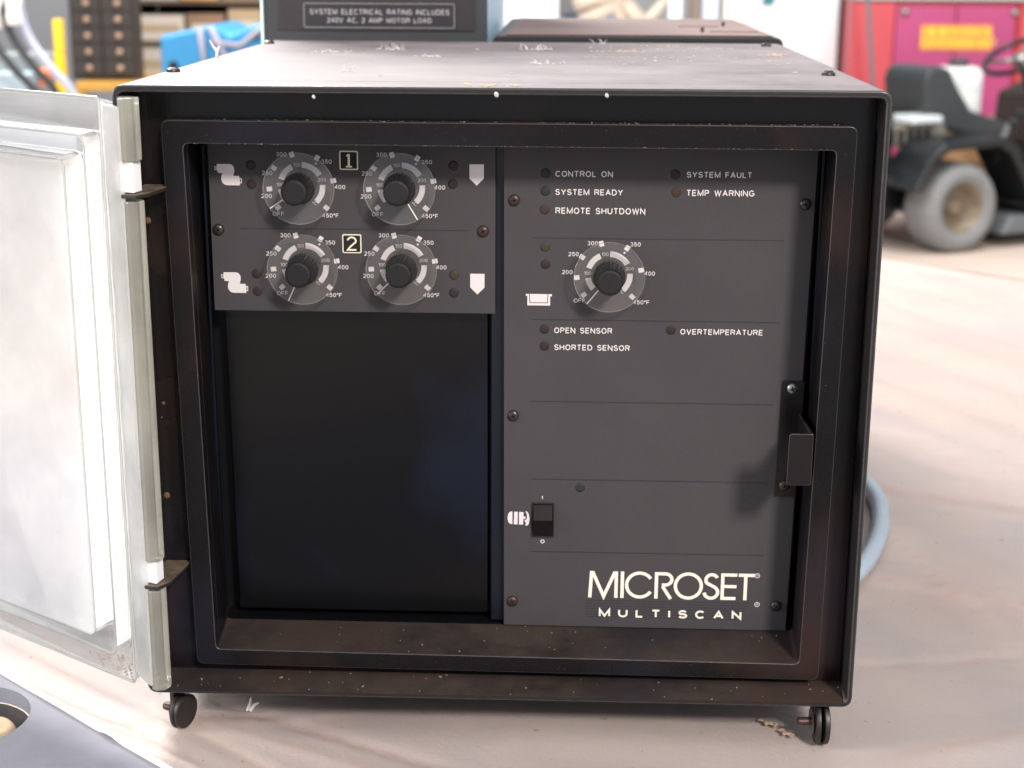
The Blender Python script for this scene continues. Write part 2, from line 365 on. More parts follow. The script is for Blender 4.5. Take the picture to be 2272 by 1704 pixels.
r = bmesh.ops.solidify(bm, geom=base, thickness=.0035)
bm.normal_update()
for f in bm.faces: f.material_index = 1 if abs(f.normal.z) < .5 else 0
cs = link('cardboard_sheet', bm, [M_card, M_cardedge]); ca = cs.data.attributes.new('crease', 'FLOAT', 'POINT'); ca.data.foreach_set('value', [crease_at(v.co.x, v.co.y) for v in cs.data.vertices]); 
bm = BM(); na = 240; lo = []
for off, dz in ((0, 0), (-.0009, -.0003), (-.0009, -.0036), (0, -.0040)):
    row = []
    for i in range(na+1):
        a = -.9 + 1.6*i/na; p = en(a, B0+off); row.append((p[0], p[1], T + cardz(*en(a, B0)) - .0003 + dz))
    lo.append(row)
loft(bm, lo, closed_loop=False); link('cut_edge', bm, M_cardedge, cs)
tag(cs, 'large flat pinkish brown cardboard sheet covering the work table', 'cardboard')
for p in cs.data.polygons: p.use_smooth = p.material_index == 0

# ------------------------------------------------------------------ main control unit
U = empty('control_unit', (0, 0, 0)); tag(U, 'large black temperature control unit with an open front door on the cardboard', 'control unit')
X0, X1, H = -.21, .21, .3602
def shell_ring(bm, y0, y1, t=.003, tt=.004, tb=.0028, tr=.003, cap=False):
    o = rquad([(X0, 0), (X1, 0), (X1, H), (X0, H)], .0065, 6); i = rquad([(X0+t, tb), (X1-tr, tb), (X1-tr, H-tt), (X0+t, H-tt)], .004, 6)
    if cap: loft(bm, [[(p[0], y0, p[1]) for p in o], [(p[0], y1, p[1]) for p in o]], cap0=True, cap1=True)
    else: loft(bm, [[(p[0], y0, p[1]) for p in o], [(p[0], y1, p[1]) for p in o], [(p[0], y1, p[1]) for p in i], [(p[0], y0, p[1]) for p in i]], close=True)
bm = BM(); shell_ring(bm, .0, .0350); link('front_frame', bm, M_lid, U, .0010, 3, edge_hi=True)
bm = BM(); shell_ring(bm, .0361, .452, tt=.0015, t=.0015, tr=.0015, tb=.0015); box(bm, X0+.003, X1-.003, .4521, .455, .004, H-.004); link('housing', bm, M_lid, U, .0008)
bm = BM(); shell_ring(bm, .0345, .0368, t=.004, tt=.005);
for v in bm.verts: v.co.x *= .997; v.co.z = v.co.z*.998 + .0003
link('seam_gasket', bm, M_in, U)
# recessed front plate around the bezel
bz_o = [(-.183, .0125), (.192, .010), (.1955, .3397), (-.188, .340)]
bz_i = [(-.171, .0225), (.1800, .0203), (.1845, .3263), (-.176, .327)]
bz_b = [(-.1722, .0262), (.1805, .0258), (.1850, .3275), (-.1775, .328)]
def loop(c, r, y): return [(p[0], y, p[1]) for p in rquad(c, r, 5)]
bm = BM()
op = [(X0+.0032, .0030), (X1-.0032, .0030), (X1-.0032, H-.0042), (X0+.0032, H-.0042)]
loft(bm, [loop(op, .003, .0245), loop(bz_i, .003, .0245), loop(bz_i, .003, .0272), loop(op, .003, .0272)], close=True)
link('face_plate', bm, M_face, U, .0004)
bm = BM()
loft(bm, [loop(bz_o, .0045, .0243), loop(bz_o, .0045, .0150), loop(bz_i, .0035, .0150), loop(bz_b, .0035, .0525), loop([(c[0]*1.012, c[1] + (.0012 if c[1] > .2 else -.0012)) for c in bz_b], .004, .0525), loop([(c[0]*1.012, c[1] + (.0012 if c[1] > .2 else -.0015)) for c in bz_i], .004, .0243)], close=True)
link('bezel', bm, M_bezel, U, .0006, 3, edge_hi=True)
# bottom flange of the front channel
bm = BM(); prism(bm, [(-.0012, .0030), (.0240, .0055), (.0240, .0031), (-.0012, .0028)], 'x', X0+.0035, X1-.0035); link('channel_floor', bm, M_bezel, U)
# inside of the open bay
bm = BM(); bb = [(-.1760, .0262), (.1805, .0258), (.1850, .3275), (-.1775, .328)]
loft(bm, [loop(bb, .003, .0527), loop(bb, .003, .0720)], cap1=True)
link('inner_bay', bm, M_in, U)
for x, y in ((-.1740, .0535), (.1832, .050)):
    bm = BM(); box(bm, x-.0007, x+.0007, y, y+.0015, .030, .322); link('side_rail', bm, M_rail, U)
bm = BM(); box(bm, -.0065, .0018, .0552, .060, .0275, .325); link('centre_rail', bm, M_rail, U, .0004)
bm = BM(); prism(bm, rquad([(-.1655, .0300), (-.0085, .0300), (-.0085, .3200), (-.1680, .3200)], .002), 'y', .0600, .0700); link('blank_plate', bm, mat('smooth_black_plate', (.0022, .0021, .0026), .24, spec=.25, noise=.2, nscale=6, sheen_tint=[((.006, .009, .020), 7, .9, (1, 4, 2))]), U, .0008)  # blue tint paints the sheen of the bay

PY = .0500      # front of the panels
PP = PY - .00012
def screw(parent, x, z, y=PY, m=None, r=.0034, ang=0):
    m = m or M_screw; bm = BM()
    lathe(bm, [(r, 0), (r, .0007), (r*.88, .0014), (r*.6, .0019), (r*.3, .0021)], at(x, y, z), 18)
    c = [(1, 0), (0, 1)]
    for a in (ang, ang+pi/2):
        R = at(x, y, z) @ Matrix.Rotation(a, 4, 'Z'); box(bm, -r*.52, r*.52, -r*.13, r*.13, .0012, .00215, 1, R)
    o = link('screw', bm, [m, M_slot], parent)
    for p in o.data.polygons: p.use_smooth = p.material_index == 0
    return o
def lamp(parent, x, z, c, r=.00265):
    bm = BM(); lathe(bm, [(r*1.1, 0), (r*1.05, .0002), (r*.6, .0004)], at(x, PY, z), 18)
    return link('indicator_lamp', bm, M_lamp[c], parent, smooth=True)

# upper left panel -----------------------------------------------------------
PL = None
bm = BM(); box(bm, -.1705, -.0040, PY, PY+.002, .2247, .3268); PL = link('module_panel', bm, M_panel, U, .0002)
bm = BM(); prism(bm, [(.0018, .0266), (.1762, .0262), (.1802, .3268), (.0008, .3268)], 'y', PY, PY+.002)
PR = link('main_panel', bm, M_panel, U, .0002)
for x, z, m in ((-.1661, .2731, M_screw), (-.0111, .2738, M_rust)): screw(PL, x, z, m=m, ang=.5)
for x, z, m, a in ((.0069, .2922, M_rust, .1), (.1743, .2916, M_screw, .2), (.0070, .1624, M_screw, .3), (.0071, .0427, M_rust, .5), (.1696, .0428, M_screw, .9)): screw(PR, x, z, m=m, ang=a)
for x, z, c in ((-.1457, .3109, 'dark'), (-.1456, .2998, 'red'), (-.1447, .2470, 'red'), (-.1445, .2365, 'red'), (-.0283, .3117, 'red'), (-.0286, .3011, 'red'), (-.0282, .2476, 'yellow'), (-.0283, .2370, 'dark')): lamp(PL, x, z, c)
for x, z, c in ((.0248, .3080, 'green'), (.0248, .2977, 'green'), (.0245, .2869, 'amber'), (.0251, .2650, 'yellow'), (.0253, .2547, 'red'), (.0251, .2159, 'red'), (.0252, .2056, 'red'), (.0992, .3080, 'red'), (.1001, .2976, 'amber'), (.0994, .2163, 'red'), (.0478, .1175, 'green')): lamp(PR, x, z, c)
bm = BM(); stroke(bm, [(-.1533, .2740), (-.0198, .2740)], .0006, PP); link('divider_line', bm, M_groove, PL)
for a, b, z in ((.0175, .1633, .2702), (.0179, .1625, .2216), (.0178, .1621, .1715), (.0182, .1606, .1225), (.0186, .1601, .0757)):
    bm = BM(); stroke(bm, [(a, z), (b, z)], .0006, PP); link('divider_line', bm, M_groove, PR)
for s, x0, x1, z, c in (('CONTROL ON', .0305, .0635, .3059, .0035), ('SYSTEM READY', .0306, .0695, .2954, .0035), ('REMOTE SHUTDOWN', .0308, .0826, .2845, .0037),
                        ('OPEN SENSOR', .0309, .0650, .2135, .0035), ('SHORTED SENSOR', .0310, .0756, .2032, .0035), ('SYSTEM FAULT', .1058, .1430, .3062, .0034),
                        ('TEMP WARNING', .1060, .1449, .2956, .0036), ('OVERTEMPERATURE', .1051, .1535, .2137, .0034), ('I', .0247, .0253, .1096, .0024), ('O', .0240, .0266, .0811, .0025)):
    bm = BM(); text_bm(bm, s, x0, x1, z, c, PP, .17 if len(s) > 1 else .2, .20 if len(s) > 1 else 0); link('lettering', bm, M_print, PR)

# dials ----------------------------------------------------------------------
LAB_SMALL = {'OFF': (-.0140, -.0163), '200': (-.0206, -.0059), '250': (-.0198, .0074), '300': (-.0112, .0183), '350': (.0149, .0143), '400': (.0223, -.0003), '450°F': (.0164, -.0170)}
def scale_print(parent, cx, cz, seed):
    k = 7.5e-5; bm = BM(); R = 252*k
    for nm, a, tx, tz in (('OFF', -130, -227, -207), ('200', -95.6, -325, 18), ('250', -56.8, -278, 160), ('300', -14.5, -131, 247), ('350', 33, 200, 242), ('400', 81, 316, 14), ('450°F', 133, 256, -216)):
        if seed != 5: a = {'OFF': -131.6, '200': -95.6, '250': -56.7, '300': -15.8, '350': 30, '400': 79.8, '450°F': 131.4}[nm]
        t = rad(a); d = Vector((sin(t), cos(t))); n = Vector((d.y, -d.x)); c = Vector((cx, cz)) + d*R
        h = .0016
        poly(bm, [tuple(c + d*h*s1 + n*h*.85*s2) for s1, s2 in ((-1, -1), (1, -1), (1, 1), (-1, 1))], PP)
        if seed != 5: tx, tz = (q/k for q in LAB_SMALL[nm])
        text_bm(bm, nm, cx + tx*k, None, cz + tz*k - .0012, .00245, PP - .00003, .15, .16, centre=True)
    ri, ro = 142*k, 186*k
    for a0, a1 in ((-72, -25), (2, 59), (86, 137), (-133, -99)):
        n = 12
        for i in range(n):
            t0, t1 = rad(a0+(a1-a0)*i/n), rad(a0+(a1-a0)*(i+1)/n)
            faces_from(bm, [Vector((cx+r*sin(t), PP, cz+r*cos(t))) for r, t in ((ri, t0), (ro, t0), (ro, t1), (ri, t1))], [(0, 1, 2, 3)])
    for nm, a in (('150', -11.5), ('200', 72.5), ('100', -86), ('°C', 143)):
        t = rad(a); text_bm(bm, nm, cx + .0125*sin(t), None, cz + .0125*cos(t) - .0010, .0020, PP, .12, .14, centre=True)
    disc(bm, cx + 210*k*sin(rad(33.5)), cz + 210*k*cos(rad(33.5)), .0006, PP)
    return link('dial_scale', bm, M_print, parent)
def dial(cx, cz, ang, kx=0):
    bm = BM(); rd = .0206; Y = .0402
    lathe(bm, [(.0092, 0), (rd-.0004, 0), (rd, .0003), (rd, .0010), (rd-.0004, .0013), (.0092, .0013)], at(cx, Y, cz), 72, cap0=False, cap1=False)
    D = link('dial', bm, M_disc, U, smooth=False)
    bm = BM(); lathe(bm, [(rd-.00035, 0), (rd+.0001, 0), (rd+.0001, .0012), (rd-.00035, .0012)], at(cx, Y-.00005, cz), 72, cap0=False, cap1=False); link('dial_edge', bm, M_rim, D)
    bm = BM(); n = 48
    prof = [(.0100, -.0095), (.0094, .0004), (.0088, .0018), (.0082, .0060), (.0077, .0160), (.0072, .0172), (.0060, .0176)]
    loops = [[at(cx, Y, cz) @ Vector(((r*(1 - (.035 if (k % 2 and 0 < i < 6) else 0)))*cos(2*pi*k/n), (r*(1 - (.035 if (k % 2 and 0 < i < 6) else 0)))*sin(2*pi*k/n), h)) for k in range(n)] for i, (r, h) in enumerate(prof)]
    loft(bm, loops, cap0=True, cap1=True); link('knob', bm, M_knob, D, smooth=False)
    bm = BM(); t = rad(ang); d = Vector((sin(t), cos(t))); stroke(bm, [tuple(Vector((cx, cz)) + d*.0098), tuple(Vector((cx, cz)) + d*(rd-.0005))], .00065, Y-.0015)
    link('pointer', bm, M_logo, D)
for i, (cx_, cz_, a) in enumerate(((-.1165, .2990, -124.4), (-.0585, .2993, 149.4), (-.1157, .2518, -155), (-.0580, .2524, -135.6))):
    scale_print(PL, cx_, cz_, i); dial(cx_, cz_, a)
scale_print(PR, .0625, .2489, 5); dial(.0625, .2495, -140.7)

# number stickers
for s, x0, x1, z0, z1 in (('1', -.0941, -.0833, .3087, .3197), ('2', -.0935, -.0823, .2600, .2712)):
    bm = BM(); prism(bm, rrect(x0, x1, z0, z1, .0010), 'y', PY-.0003, PY, 0)
    b = .0007; prism(bm, rrect(x0+b, x1-b, z0+b, z1-b, .0006), 'y', PY-.00045, PY-.0003, 1)
    st = link('number_sticker', bm, [M_cream, M_slot], PL)
    bm = BM(); zc = (z0+z1)/2; xc = (x0+x1)/2; yy = PY-.0006
    if s == '1':
        stroke(bm, [(xc-.0013, zc+.0024), (xc, zc+.0034)], .0008, yy); stroke(bm, [(xc+.0001, zc+.0037), (xc+.0001, zc-.0034)], .0013, yy-.00003); stroke(bm, [(xc-.0017, zc-.0036), (xc+.0019, zc-.0036)], .0009, yy-.00006)
    else:
        pts = [(xc-.0022, zc+.0020)] + [(xc+.0024*sin(rad(a)), zc+.0017+.0021*cos(rad(a))) for a in range(-70, 125, 15)] + [(xc-.0010, zc-.0018), (xc-.0024, zc-.0036), (xc+.0026, zc-.0036)]
        stroke(bm, pts, .0010, yy)
    lt = link('numeral', bm, M_cream, PL)
# symbols
def sym(pts, ox, oz, mirror=False):
    k = 5.98e-5; return [(ox + (p[0]-150)*k, oz - (p[1]-225)*6.1e-5) for p in pts]
hose = [(175, 228), (300, 228), (318, 234), (332, 247), (341, 265), (343, 290), (338, 315), (330, 340), (388, 340), (388, 362), (412, 362), (412, 410), (392, 410), (392, 430), (270, 430), (246, 425), (228, 412), (215, 392), (211, 368), (216, 340), (225, 316), (182, 314), (176, 288), (150, 285), (150, 250), (173, 250)]
for ox, oz in ((-.1669, .3116), (-.1657, .2479)):
    bm = BM(); poly(bm, sym(hose, ox, oz), PP); 
    for q in ((158, 258, 170, 278), (395, 372, 405, 400)):
        poly(bm, sym([(q[0], q[1]), (q[2], q[1]), (q[2], q[3]), (q[0], q[3])], ox, oz), PP-.0001, 1)
    link('hose_symbol', bm, [M_print, M_groove], PL)
for x0, x1, z1, z0 in ((-.0190, -.0107, .3126, .3003), (-.0187, -.0103, .2486, .2362)):
    bm = BM(); xm = (x0+x1)/2; poly(bm, [(x0, z1), (x1, z1), (x1, z0+.0042), (xm, z0), (x0, z0+.0042)], PP); link('arrow_symbol', bm, M_print, PL)
bm = BM(); f = lambda u, v: (.0140 + (u-235)*7.5e-5, .2371 - (v-1135)*7.55e-5)
poly(bm, [f(*p) for p in [(235, 1137), (440, 1137), (440, 1153), (426, 1156), (426, 1228), (247, 1228), (247, 1154), (235, 1150)]], PP)
stroke(bm, [f(263, 1138), f(267, 1206), f(406, 1206), f(408, 1138)], .0004, PP-.00006, 1)
link('tank_symbol', bm, [M_print, M_groove], PR)
bm = BM(); f = lambda u, v: (.0037 + (u-118)*6.0e-5, .1016 - (v-432)*6.13e-5)
poly(bm, [f(*p) for p in [(170, 435), (170, 568), (145, 565), (128, 545), (119, 505), (127, 460), (146, 437)]], PP)
poly(bm, [f(*p) for p in [(187, 437), (225, 437), (222, 570), (184, 570)]], PP)
poly(bm, [f(*p) for p in [(238, 437), (283, 440), (283, 485), (303, 487), (303, 512), (281, 512), (280, 571), (236, 571)]], PP)
poly(bm, [f(*p) for p in [(298, 432), (322, 434), (338, 465), (345, 505), (338, 560), (326, 578), (300, 582), (308, 556), (292, 530), (316, 512), (318, 480), (312, 450)]], PP)
link('motor_symbol', bm, M_print, PR)
# logo, drawn with strokes of one width
def LG(u, h): return (.0538 + (u-150)*6.264e-5, .0461 + h*6.80e-5)
lw = .0021; bm = BM(); cap = 257; wq = lw/6.8e-5/2
def S(pts, dy=0): stroke(bm, [LG(*p) for p in pts], lw, PP - dy)
def arc(cx, cy, rx, ry, a0, a1, n=28): return [(cx + rx*cos(rad(a0+(a1-a0)*i/n)), cy + ry*sin(rad(a0+(a1-a0)*i/n))) for i in range(n+1)]
S([(167, 0), (182, cap)]); S([(190, cap-4), (303, 14), (412, cap-4)], .00004); S([(424, cap), (424, 0)], .00008); S([(484, cap), (484, 0)])
S(arc(655, cap/2, 128, 116, 33, 327)); S([(818, 0), (818, cap)])
S([(834, cap-15), (905, cap-15)] + arc(905, cap-69, 64, 54, 90, -90, 14)[1:] + [(872, cap-123)], .00004); S([(880, cap-138), (962, 0)], .00008)
S(arc(1132, cap/2, 127, 117, 0, 360, 48), .0001)
S(arc(1360, 190, 58, 52, 25, 215, 14) + arc(1355, 72, 66, 58, 60, -175, 16), .00004)
S([(1466, 0), (1466, cap)]); S([(1481, cap-15), (1606, cap-15)], .00003); S([(1481, cap/2+2), (1603, cap/2+2)], .00003); S([(1481, 15), (1598, 15)], .00003)
S([(1620, cap-15), (1782, cap-15)]); S([(1690, cap-30), (1690, 0)], .00003)
link('logo_lettering', bm, M_logo, PR)
bm = BM(); text_bm(bm, 'MULTISCAN', .0607, .1486, .0332, .0056, PP-.0001, .23, 1.0, xw=1.30); link('lettering', bm, M_logo, PR)
for x, z in ((.1573, .0624), (.1579, .0435)):
    bm = BM(); n = 20; stroke(bm, [(x+.0014*cos(2*pi*k/n), z+.0014*sin(2*pi*k/n)) for k in range(n+1)], .0004, PP)
    text_bm(bm, 'R', x, None, z-.0008, .0015, PP, .12, centre=True); link('registered_mark', bm, M_print, PR)
bm = BM()
for i in range(7):
    z = .0441 - i*.0018; stroke(bm, [(.0524, z), (.1535 - .001*i, z)], .0004, PP+.00004)
link('logo_stripes', bm, M_groove, PR)
# rocker switch
bm = BM(); o_ = rrect(.0186, .0322, .0855, .1074, .0005); i_ = rrect(.0193, .0315, .0862, .1067, .0004)
loft(bm, [[(p[0], PY+.001, p[1]) for p in o_], [(p[0], PY-.0010, p[1]) for p in o_], [(p[0], PY-.0010, p[1]) for p in i_], [(p[0], PY+.0005, p[1]) for p in i_]], cap1=True)
SW = link('rocker_switch', bm, M_slot, U, .0001)
bm = BM(); prism(bm, [(PY, .1064), (PY-.0010, .1062), (PY-.0050, .0975), (PY-.0038, .0950), (PY-.0012, .0866), (PY, .0865)], 'x', .0196, .0312)
link('rocker', bm, mat('switch_black', (.008, .006, .006), .45, spec=.15), SW, .0002)
# latch bracket on the right of the main panel
LB = None; bm = BM(); prism(bm, [(.1651, .1148), (.1777, .1147), (.1795, .1864), (.1664, .1865)], 'y', PY-.0018, PY-.0001)
M_latch = mat('black_latch_steel', (.008, .0065, .0065), .3, speck=.1, spec=.25)
LB = link('latch_bracket', bm, M_latch, U, .0003)
bm = BM()
prism(bm, [(PY-.0018, .1667), (.0005, .1688), (.0005, .1384), (PY-.0018, .1384)], 'x', .1768, .1784)
prism(bm, rquad([(.1644, .1384), (.1784, .1384), (.1784, .1690), (.1648, .1690)], .0018, 4), 'y', -.0010, .0006)
link('latch_tab', bm, M_latch, LB, .0003, 3, edge_hi=True)
screw(LB, .1722, .1822, PY-.0018, M_steel, .0033, .3); screw(LB, .1704, .1216, PY-.0018, M_rust, .0033, .4)
# screws of the lid
for x, y in ((-.2000, .0975), (-.1992, .4045), (.1927, .1095), (.1915, .4160)):
    bm = BM(); MM = Matrix.Translation((x, y, H)) @ Matrix.Rotation(.06, 4, 'X')
    lathe(bm, [(.0042, 0), (.0042, .0008), (.0036, .0019), (.0020, .0026)], MM, 18); box(bm, -.0026, .0026, -.0005, .0005, .0019, .0028, 1, MM)
    link('lid_screw', bm, [M_screw, M_slot], U, smooth=False)
# rust spots and glue beads on the front
bm = BM()
for x, z, r in ((-.2008, .2823, .0021), (-.1975, .1742, .0012), (-.1985, .1170, .0021), (-.1990, .1655, .0006)):
    lathe(bm, [(r, 0), (r*.7, .0005), (r*.2, .0008)], at(x, .0246, z), 12)
link('rust_spot', bm, mat('rust', (.15, .065, .03), .8, noise=.6, nscale=500), U, kind='stuff')
for x, y, z, r in ((-.0012, -.0004, .3566, .0011), (.0580, -.0004, .3566, .0009), (-.1000, .0005, .3545, .0008)):
    bm = BM(); bmesh.ops.create_icosphere(bm, subdivisions=2, radius=r, matrix=Matrix.Translation((x, y, z)) @ Matrix.Scale(1.4, 4, (0, 0, 1)) @ Matrix.Rotation(.5, 4, 'Y') @ Matrix.Scale(1.3, 4, (1, 0, 0))); link('glue_bead', bm, mat('dull_glue%d' % int(r*1e4), (.42, .41, .37), .5), U, smooth=True)
# feet
def foot(x, z, rot, r, extra):
    F = empty('foot', (x, .012, z), rot); F.parent = U
    RX = Matrix.Rotation(rad(90), 4, 'Y')
    bm = BM(); lathe(bm, [(r*.75, -.0028), (r, -.0016), (r, .0010), (r*.8, .0018)], RX, 28); link('rubber_disc', bm, M_foot, F, .0003)
    bm = BM(); lathe(bm, [(r*.9, -.0062), (r*1.02, -.0050), (r*1.02, -.0034), (r*.9, -.0030)], RX @ Matrix.Rotation(rad(extra), 4, 'X'), 28); link('rubber_disc', bm, M_foot, F, .0003)
    bm = BM(); lathe(bm, [(r*.6, -.0078), (r*.35, -.0064)], RX, 20); link('washer', bm, M_steel, F)
    bm = BM(); lathe(bm, [(.0020, -.0160), (.0025, -.0153), (.0025, -.0078)], RX, 14); link('bolt', bm, M_rust, F)
    bm = BM(); box(bm, -.0075, -.0045, -.005, .005, 0, -z+.001); link('mount', bm, M_screw, F, .0003)
foot(.1965, -.0150, .05, .0138, 4); foot(-.1910, -.0175, -.42, .0106, -12)
foot_b = [(-.19, .40), (.19, .40)]
for x, y in foot_b:
    bm = BM(); lathe(bm, [(.009, T+.0005), (.011, -.012), (.011, .0005)], Matrix.Translation((x, y, 0)), 20); link('rear_foot', bm, M_foot, U)

# ---- open clear door
DA = Vector((-.2077, .0103, 0)); du = Vector((-.822, .569, 0)).normalized(); dn = Vector((-.569, -.822, 0)).normalized()
DM = Matrix(((du.x, dn.x, 0, DA.x), (du.y, dn.y, 0, DA.y), (0, 0, 1, 0), (0, 0, 0, 1)))   # local (u, k, z)
UE = .388; M_ = lambda p: DM @ Vector(p)
def dl(u0, u1, z0, z1, k, r=.006): return [M_((p[0], k, p[1])) for p in rrect(u0, u1, z0, z1, r, 5)]
bm = BM()
loft(bm, [dl(.0005, UE+.003, .0075, .3535, .0150, .002), dl(.0, UE, .012, .3500, .0), dl(.0205, UE-.021, .020, .3330, .0), dl(.0215, UE-.022, .0174, .3312, .0105),
          dl(.0228, UE-.0233, .0355, .3222, .0108), dl(.0245, UE-.0245, .0335, .3190, .0225)], cap1=True)
r = bmesh.ops.solidify(bm, geom=[f for f in bm.faces], thickness=.0022)
DOOR = link('clear_door', bm, [M_door], U, .0004, 2)
def hedge(loop_pts, w, name='edge_rib'):
    bm = BM(); tube(bm, loop_pts, w, 6, close=True); link(name, bm, M_edge, DOOR, smooth=True)
hedge(dl(.0005, UE+.003, .0075, .3535, .0152, .002), .0008); hedge(dl(.0215, UE-.022, .0174, .3312, .0108), .0006); hedge(dl(.0245, UE-.0245, .0335, .3190, .0228), .0006)
def knuckle(z0, z1):
    bm = BM(); prof = [(-.2052, -.0075), (-.2030, -.0150), (-.1995, -.0172), (-.1950, -.0160), (-.1928, -.0110), (-.1935, -.0060), (-.1975, -.0035), (-.2045, -.0010)]
    prism(bm, prof, 'z', z0, z1); link('hinge_barrel', bm, M_hinge, DOOR, .0008, 3)
    bm = BM(); tube(bm, [(-.1978, -.0095, z0+.001), (-.1978, -.0095, z1-.001)], .0017, 10); link('hinge_rod', bm, mat('dark_rod', (.05, .045, .04), .3, metal=.6), DOOR, smooth=True)
bm = BM(); prism(bm, [(-.2145, -.0030), (-.2035, -.0165), (-.2015, -.0150), (-.2105, .0040)], 'z', .0125, .3495); link('hinge_flange', bm, M_door, DOOR, .0004)
knuckle(.3205, .3545); knuckle(.0905, .2990); knuckle(.0095, .0725)
for z0, z1 in ((.3035, .3200), (.0765, .0900)):
    bm = BM(); prism(bm, [(-.2050, -.0120), (-.1965, -.0155), (-.1945, -.0060), (-.2040, -.0015)], 'z', z0, z1); link('hinge_block', bm, M_pin, DOOR, .0006)
for z in (.3008, .0740):
    bm = BM(); prism(bm, [(-.2060, -.0100), (-.2035, -.0165), (-.1950, -.0180), (-.1900, -.0100), (-.1850, .0240), (-.2010, .0240)], 'z', z, z+.0022)
    lathe(bm, [(.0020, 0), (.0012, .0006)], Matrix.Translation((-.1925, .004, z+.0022)), 10)
    link('hinge_bracket', bm, mat('bracket_black', (.02, .018, .016), .45, dust=.9, dustcol=(.20, .14, .09), dscale=120), U, .0004)
# dirt lying on the lower ledge of the door
bm = BM(); rnd = random.Random(3)
for i in range(110):
    u = rnd.betavariate(1.1, 4)*.07+.003; k = rnd.uniform(.002, .0135); z = .012 - k*.3 + .0012
    p = M_((u, k, z)); bmesh.ops.create_cube(bm, size=rnd.uniform(.0003, .0007), matrix=Matrix.Translation(p) @ Matrix.Rotation(rnd.random()*3, 4, 'Z'))
link('dirt', bm, M_dirt, DOOR, kind='stuff')

# ------------------------------------------------------------------ lint and chips on the lid
def tuft(cx, cy, n, spread, hmax, seed, label, m=M_lint, z0=H):
    r = random.Random(seed); bm = BM()
    for i in range(n):
        x = cx + r.gauss(0, spread); y = cy + r.gauss(0, spread*.7); h = r.random()**2*hmax; a = r.random()*6.28; l = r.uniform(.001, .005)
        pts = [(x, y, z0+.0002), (x+cos(a)*l*.5, y+sin(a)*l*.5, z0+.0003+h*.6), (x+cos(a+.6)*l, y+sin(a+.6)*l, z0+.0002+h)]
        tube(bm, pts, [.00022, .0002, .0001], 5)
    tag(link('lint_tuft', bm, m, None), label, 'lint', 'lint tufts on the dusty lid')
lid = [((-.092, .335), 26, .0042, .0055, 'white lint tuft at the left of the dusty lid near the rear unit'),
       ((.0120, .345), 30, .0055, .005, 'white lint tuft at the middle of the lid below the rating label end'),
       ((-.060, .255), 18, .0042, .003, 'flat white lint tuft on the lid between the two tall ones'),
       ((-.1340, .300), 20, .0060, .002, 'thin streak of white lint near the left rear lid screw'),
       ((-.0990, .110), 8, .0030, .006, 'few white lint hairs standing near the front left of the lid'),
       ((.0250, .190), 16, .0060, .003, 'low white lint tuft in the middle front of the lid'),
       ((.0620, .440), 9, .0030, .0035, 'small lint tuft against the brown rear unit')]
for i, (p, n, s, h, lb) in enumerate(lid): tuft(p[0], p[1], n, s, h, 20+i, lb)
bm = BM(); tube(bm, [(-.2040, .236, H), (-.2035, .236, H+.004), (-.2060, .236, H+.007), (-.2085, .236, H+.0115)], [.0009, .0012, .0008, .0003], 6); tube(bm, [(-.2035, .236, H+.004), (-.2020, .236, H+.0072)], [.0010, .0007], 6)
tag(link('lint_tuft', bm, M_lint), 'single white curl of lint upright on the left edge of the lid', 'lint', 'lint tufts on the dusty lid')
bm = BM(); rnd = random.Random(9)
def chips(cx, cy, n, sx, sy, m):
    for i in range(n):
        x = cx+rnd.gauss(0, sx); y = cy+rnd.gauss(0, sy)
        if abs(x) > .2 or not .004 < y < .45: continue
        M = Matrix.Translation((x, y, H+.0004)) @ Matrix.Rotation(rnd.random()*6.3, 4, 'Z') @ Matrix.Rotation(rnd.uniform(-.3, .3), 4, 'X')
        s = rnd.uniform(.00025, .0008); box(bm, -s*1.6, s*1.6, -s*.5, s*.5, -s*.2, s*.35, m, M)
chips(.075, .33, 26, .010, .006, 0); chips(.185, .30, 34, .009, .008, 0); chips(.0, .2, 30, .12, .12, 1); chips(0, .012, 24, .01, .003, 0); chips(.13, .37, 30, .03, .01, 1)
chips(.10, .25, 26, .035, .02, 1); chips(.11, .40, 16, .010, .004, 0)
tag(link('debris', bm, [M_chip, mat('cream_crumb', (.50, .45, .40), .8)]), 'scattered wood chips and pale crumbs on the dusty lid', 'debris', kind='stuff')
# dust crumbs along the bezel and sill ledges
bm = BM(); rnd = random.Random(5)
def crumbs(x0, x1, y0, y1, z0, z1, n, s0=.00025, s1=.0007):
    for i in range(n):
        t = rnd.random(); y = y0+(y1-y0)*rnd.random(); z = z0+(z1-z0)*((y-y0)/(y1-y0) if y1 != y0 else 0)
        s = rnd.uniform(s0, s1)*(1 if rnd.random() < .9 else 1.7)
        box(bm, -s*1.3, s*1.3, -s*.6, s*.6, -s*.3, s*.5, 0, Matrix.Translation((x0+(x1-x0)*t, y, z+s*.3)) @ Matrix.Rotation(rnd.random()*6.3, 4, 'Z'))
crumbs(-.18, .19, .0156, .022, .3398, .3398, 110, .00015, .0004); crumbs(-.168, .176, .017, .050, .0222, .0262, 30, .0002, .0005); crumbs(-.205, .205, .0005, .022, .0032, .0052, 40, .0002, .0005); crumbs(-.17, .18, .0146, .0150, .3270, .3270, 90, .00012, .0003)
link('dust_crumbs', bm, mat('grey_crumb', (.20, .16, .13), .8), U, kind='stuff')

